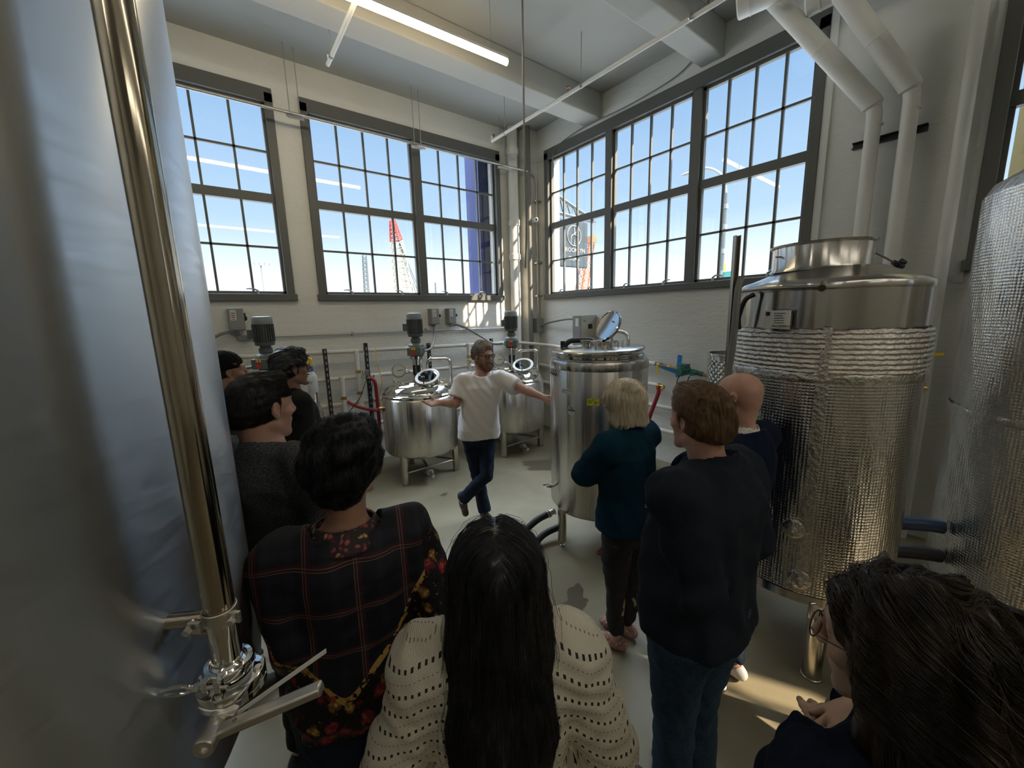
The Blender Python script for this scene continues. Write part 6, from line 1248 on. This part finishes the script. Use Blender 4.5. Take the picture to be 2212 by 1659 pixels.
# printed border: rises towards the right sleeve and a little at the left
bd = math_(m, 'ADD', math_(m, 'MULTIPLY', math_(m, 'POWER', math_(m, 'ABSOLUTE', math_(m, 'ADD', U, .035)), 1.6), 2.6), .985); bd = math_(m, 'ADD', bd, math_(m, 'MULTIPLY', math_(m, 'SINE', math_(m, 'MULTIPLY', U, 42.0)), .012)); bd = math_(m, 'ADD', bd, math_(m, 'MULTIPLY', math_(m, 'GREATER_THAN', U, .215), .5))
dv = math_(m, 'SUBTRACT', bd, Vv); fm = math_(m, 'GREATER_THAN', dv, 0.0); col_ = mixn(m, fm, base_, fl_)
sc_ = math_(m, 'MULTIPLY', math_(m, 'LESS_THAN', math_(m, 'ABSOLUTE', dv), .010), math_(m, 'GREATER_THAN', noise(m, 55, detail=2), .47)); col_ = mixn(m, sc_, col_, (.45, .28, .07)); tocol(m, col_)
m2 = mat('collar_floral', (.2, .1, .05), .7); n, l, b_ = nodes(m2); tx = n.new('ShaderNodeTexCoord'); mm0 = m; m = m2
v1 = vor(48); v2 = vor(110); hs = n.new('ShaderNodeSeparateXYZ'); l.new(v1.outputs['Color'], hs.inputs[0]); a_ = ramp(m, v1.outputs['Distance'], [(0, (.70, .52, .28)), (.22, (.42, .24, .07)), (.4, (.02, .014, .014))]); b2 = ramp(m, v1.outputs['Distance'], [(0, (.45, .18, .16)), (.3, (.24, .025, .04)), (.42, (.02, .014, .014))])
tocol(m, mixn(m, math_(m, 'GREATER_THAN', hs.outputs[0], .5), a_, b2))
p = person('person', 'man with tousled black hair in dark plaid shirt with floral print, back turned', (.27, 1.21), (.293, 1.205, 1.618), (.80, .62), (.30, .95), (.268, 1.21, 1.415), .985, 1.08, 1.05, skin='skin_tan', detail=.003, bodystep=.01,
    arms={'R': (None, (.50, 1.06, 1.12), (.52, 1.20, .93)), 'L': (None, (.095, 1.20, 1.13), (.10, 1.36, .95))},
    top=dict(name='floral_shirt', mat='shirt_floral', ex=.024, sleeve=1.75, hem=.80, folds=.008, seed=61, nr=.074, nz=.0, tilt=.2, step=.0065, flare=.012), low=dict(name='jeans', mat='denim_dark', ex=.03), shoes=dict(mat='shoe_black', sole='sole_dark'))
hair_on(p, short_style(t=.020, top=.010, nape=-.085, temple=.03, front=.05, side=-.015, noise_=.007, freq=60, sweep=(.5, -.6, -.3), lift=.009, steps=16, h=.0085, wave=.005, quiff=.012, seed=4, sidebulk=.004), 'hair_black', .004, 6000, 9, .00055)
nk = p['neck']; Fc = Field(nk-.18, nk+.16, .004, ([], [], [])); fw = p['fwd']; Fc.cone(nk+np.array([0, 0, -.02]), nk+np.array([0, 0, .05]), .118, .080, .02); Fc.clip(lambda X, Y, Z: Z-(nk[2]+.032)-((X-nk[0])*-fw[0]+(Y-nk[1])*-fw[1])*.15+0*Z); Fc.noise(.003, 40, 3)
Fc.cone(nk+np.array([0, 0, -.08]), nk+np.array([0, 0, .13]), .108, .060, .004, 'sub'); Fc.clip(lambda X, Y, Z: nk[2]-.030-Z+0*X); V, Q = Fc.mesh(); np_mesh('shirt_collar', V, Q, ['collar_floral'], p['t'])

# ---------------- woman with long black hair and cream knit
m = mat('knit_cream', (.62, .56, .42), .9, spec=.2); n, l, b_ = nodes(m); tx = n.new('ShaderNodeTexCoord'); sp = n.new('ShaderNodeSeparateXYZ'); l.new(tx.outputs['UV'], sp.inputs[0]); U, Vv = sp.outputs[0], sp.outputs[1]
Vw = math_(m, 'ADD', Vv, math_(m, 'MULTIPLY', math_(m, 'ABSOLUTE', U), .35)); fr_ = math_(m, 'FRACT', math_(m, 'MULTIPLY', Vw, 1/.047)); row = math_(m, 'LESS_THAN', math_(m, 'ABSOLUTE', math_(m, 'SUBTRACT', fr_, .5)), .085)
fu = math_(m, 'FRACT', math_(m, 'MULTIPLY', U, 1/.0145)); hole = math_(m, 'MULTIPLY', row, math_(m, 'LESS_THAN', math_(m, 'ABSOLUTE', math_(m, 'SUBTRACT', fu, .5)), .2))
row2 = math_(m, 'LESS_THAN', math_(m, 'ABSOLUTE', math_(m, 'SUBTRACT', fr_, .0)), .05); hole2 = math_(m, 'MULTIPLY', row2, math_(m, 'LESS_THAN', math_(m, 'ABSOLUTE', math_(m, 'SUBTRACT', math_(m, 'FRACT', math_(m, 'MULTIPLY', U, 1/.0095)), .5)), .16))
hh = math_(m, 'MAXIMUM', hole, math_(m, 'MULTIPLY', hole2, .7)); tocol(m, mixn(m, hh, (.78, .72, .58), (.035, .03, .025)))
kn_ = math_(m, 'MULTIPLY', math_(m, 'SINE', math_(m, 'MULTIPLY', U, 2*pi/.0048)), math_(m, 'SINE', math_(m, 'ADD', math_(m, 'MULTIPLY', Vw, 2*pi/.0052), math_(m, 'MULTIPLY', math_(m, 'ABSOLUTE', math_(m, 'SINE', math_(m, 'MULTIPLY', U, pi/.0048))), 2.0)))); ht = math_(m, 'SUBTRACT', math_(m, 'MULTIPLY', kn_, .3), math_(m, 'MULTIPLY', hh, 1.5)); ht = math_(m, 'ADD', ht, math_(m, 'MULTIPLY', math_(m, 'SINE', math_(m, 'MULTIPLY', Vw, 2*pi/.047)), .9)); bump(m, ht, .8, .004)
p = person('person', 'woman with very long straight black hair in a cream knit sweater, back turned', (.45, .67), (.452, .668, 1.480), (.557, .83), (.557, .83), (.450, .662, 1.315), .91, 1.02, 1.0, 1, 'skin_light', detail=.004, bodystep=.012,
    arms={'R': (None, (.66, .51, .99), (.68, .66, .85)), 'L': (None, (.225, .80, 1.0), (.34, .92, .86))}, top=dict(name='knit_sweater', mat='knit_cream', ex=.030, sleeve=2.0, hem=.80, folds=.006, seed=71, nr=.075, nz=0, tilt=.2, step=.006, flare=.01), low=dict(name='trousers', mat='denim_dark', ex=.012), shoes=dict(mat='shoe_black', sole='sole_dark'))
def long_style(zl=-.62, t=.014, w0=.085, w1=.10, seed=2, face=(.066, .085, .11), wavy=0, yb=-.11):
    def shape(F):
        F.ell((0, -.016, .034), (.077+t, .099+t, .088+t), .02); F.cone((0, -.035, .03), (0, -.05, -.12), w0+.02, w0+.03, .04, flat=((0, 1, 0), 1.1)); F.cone((0, -.06, -.12), (0, yb-.02, zl*.55), w0+.028, w1, .04, flat=((0, 1, 0), 1.9)); F.cone((0, yb-.02, zl*.5), (0, yb-.02, zl), w1, w1*.75, .04, flat=((0, 1, 0), 2.2))
        F.noise(.0022+wavy, 70, seed, stretch=(1, 1, .10+wavy*40)); F.noise(.0014, 180, seed+3, stretch=(1, 1, .06)); F.ell((0, .145, -.05), face, .015, 'sub'); F.cone((0, .05, .139), (0, -.03, .144), .003, .003, .006, 'sub')
    def flow(P, f): D = np.tile(np.array([0, 0, -1.0]), (len(P), 1)); D[:, 0] += np.sign(P[:, 0])*np.clip((P[:, 2]-.05)*22, 0, 2); D[:, 1] += np.where(P[:, 1] < .0, -.7, .1)*np.clip((P[:, 2]-.02)*20, 0, 1); return D
    return dict(lo=(-.19, -.26, zl-.12), hi=(.19, .15, .17), shape=shape, flow=flow, steps=40, h=.019, lift=.006, wave=.006, root=lambda P: P[:, 2] > .0)
hair_on(p, dict(long_style(-.60, w1=.112), fly=.02), 'hair_black', .005, 6500, 10, .0006)
t = p['t']; w = p['w']
for sg in (-1, 1):
    b = MB(); q = Vector(w(.062*sg, .01, .112)); u_ = Vector(p['A'][0]); v_ = Vector(p['A'][1]); z_ = Vector(p['A'][2])
    for k in range(5): a_ = -.8+.4*k; b.tube([q+u_*.0, q+(u_*cos(a_)*.6*sg+v_*sin(a_))*.012+z_*.006, q+(u_*cos(a_)*.8*sg+v_*sin(a_))*.02-z_*.006], .0022, 6)
    b.ball(q+z_*.004, .006, 10, 6); b.build('hair_clip', 'steel_polished', t)

# ---------------- woman at the lower right
p = person('person', 'woman with long wavy dark hair, round glasses and dark coat, lower right', (.86, .03), (.805, .070, 1.500), (.10, .99), (.50, .86), (.835, .010, 1.335), .93, 1.0, 1.0, 1, 'skin_light', .10, 0, detail=.0026, bodystep=.011,
    arms={'L': (None, (.80, .165, 1.10), (.94, .17, 1.16)), 'R': (None, (1.08, .04, 1.12), (.990, .130, 1.205))}, hands={'L': dict(d=(.8, .1, -.25), n=(0, .3, -1), t=(.2, .9, .1), curl=(.5, .55, .6, .6), thumb=(.5, .2), res=.0045), 'R': dict(d=(-.92, .16, -.12), n=(-.2, .25, -.95), t=(.1, .9, 0), curl=(.35, .4, .42, .45), spread=.1, thumb=(.5, .2), res=.0032, s=.95)},
    top=dict(name='coat', mat='coat_navy', ex=.028, sleeve=1.9, hem=.7, folds=.009, seed=81, nr=.07, collar=.03, tilt=.3, step=.0065), low=dict(name='trousers', mat='denim_dark', ex=.012), shoes=dict(mat='shoe_black', sole='sole_dark'))
st = long_style(-.30, .020, .088, .12, 6, (.14, .122, .15), .004, -.09); st['wave'] = .008; st['steps'] = 26; st['h'] = .018; st['lift'] = .012; fl0 = st['flow']; st['root'] = lambda P: (P[:, 2] > -.02) & (P[:, 1] < .11); st['fly'] = .008; st['keep'] = lambda S: (np.where(S[..., 2] < .06, S[..., 1], -1).max(1) < .035) & (np.abs(np.diff(S, axis=1)).max((1, 2)) < .03)
def fl1(P, f): D = fl0(P, f); D[:, 1] -= np.where(P[:, 2] > -.06, 1.8, .15); return D
st['flow'] = fl1
ho = hair_on(p, st, 'hair_brownblack', .0045, 6000, 11, .0006)
st2 = dict(st); st2['wave'] = .022; hi_ = hair_on(p, dict(st2, name='hair_highlights', nobase=1, root=lambda P: (P[:, 2] > -.02) & (P[:, 2] < .05) & (P[:, 1] < .02)), 'hair_highlight', .008, 260, 12, .0007)
glasses(p, 'glasses_wire', .023, .0014, 0); q = p['w'](-.080, .002, -.026); MB().ball(q-p['A'][0]*.002, .003, 8, 6).build('earring', 'steel_polished', p['t'])
for o_ in bpy.data.objects:
    for k_ in ('_o', '_top'):
        if k_ in o_: del o_[k_]
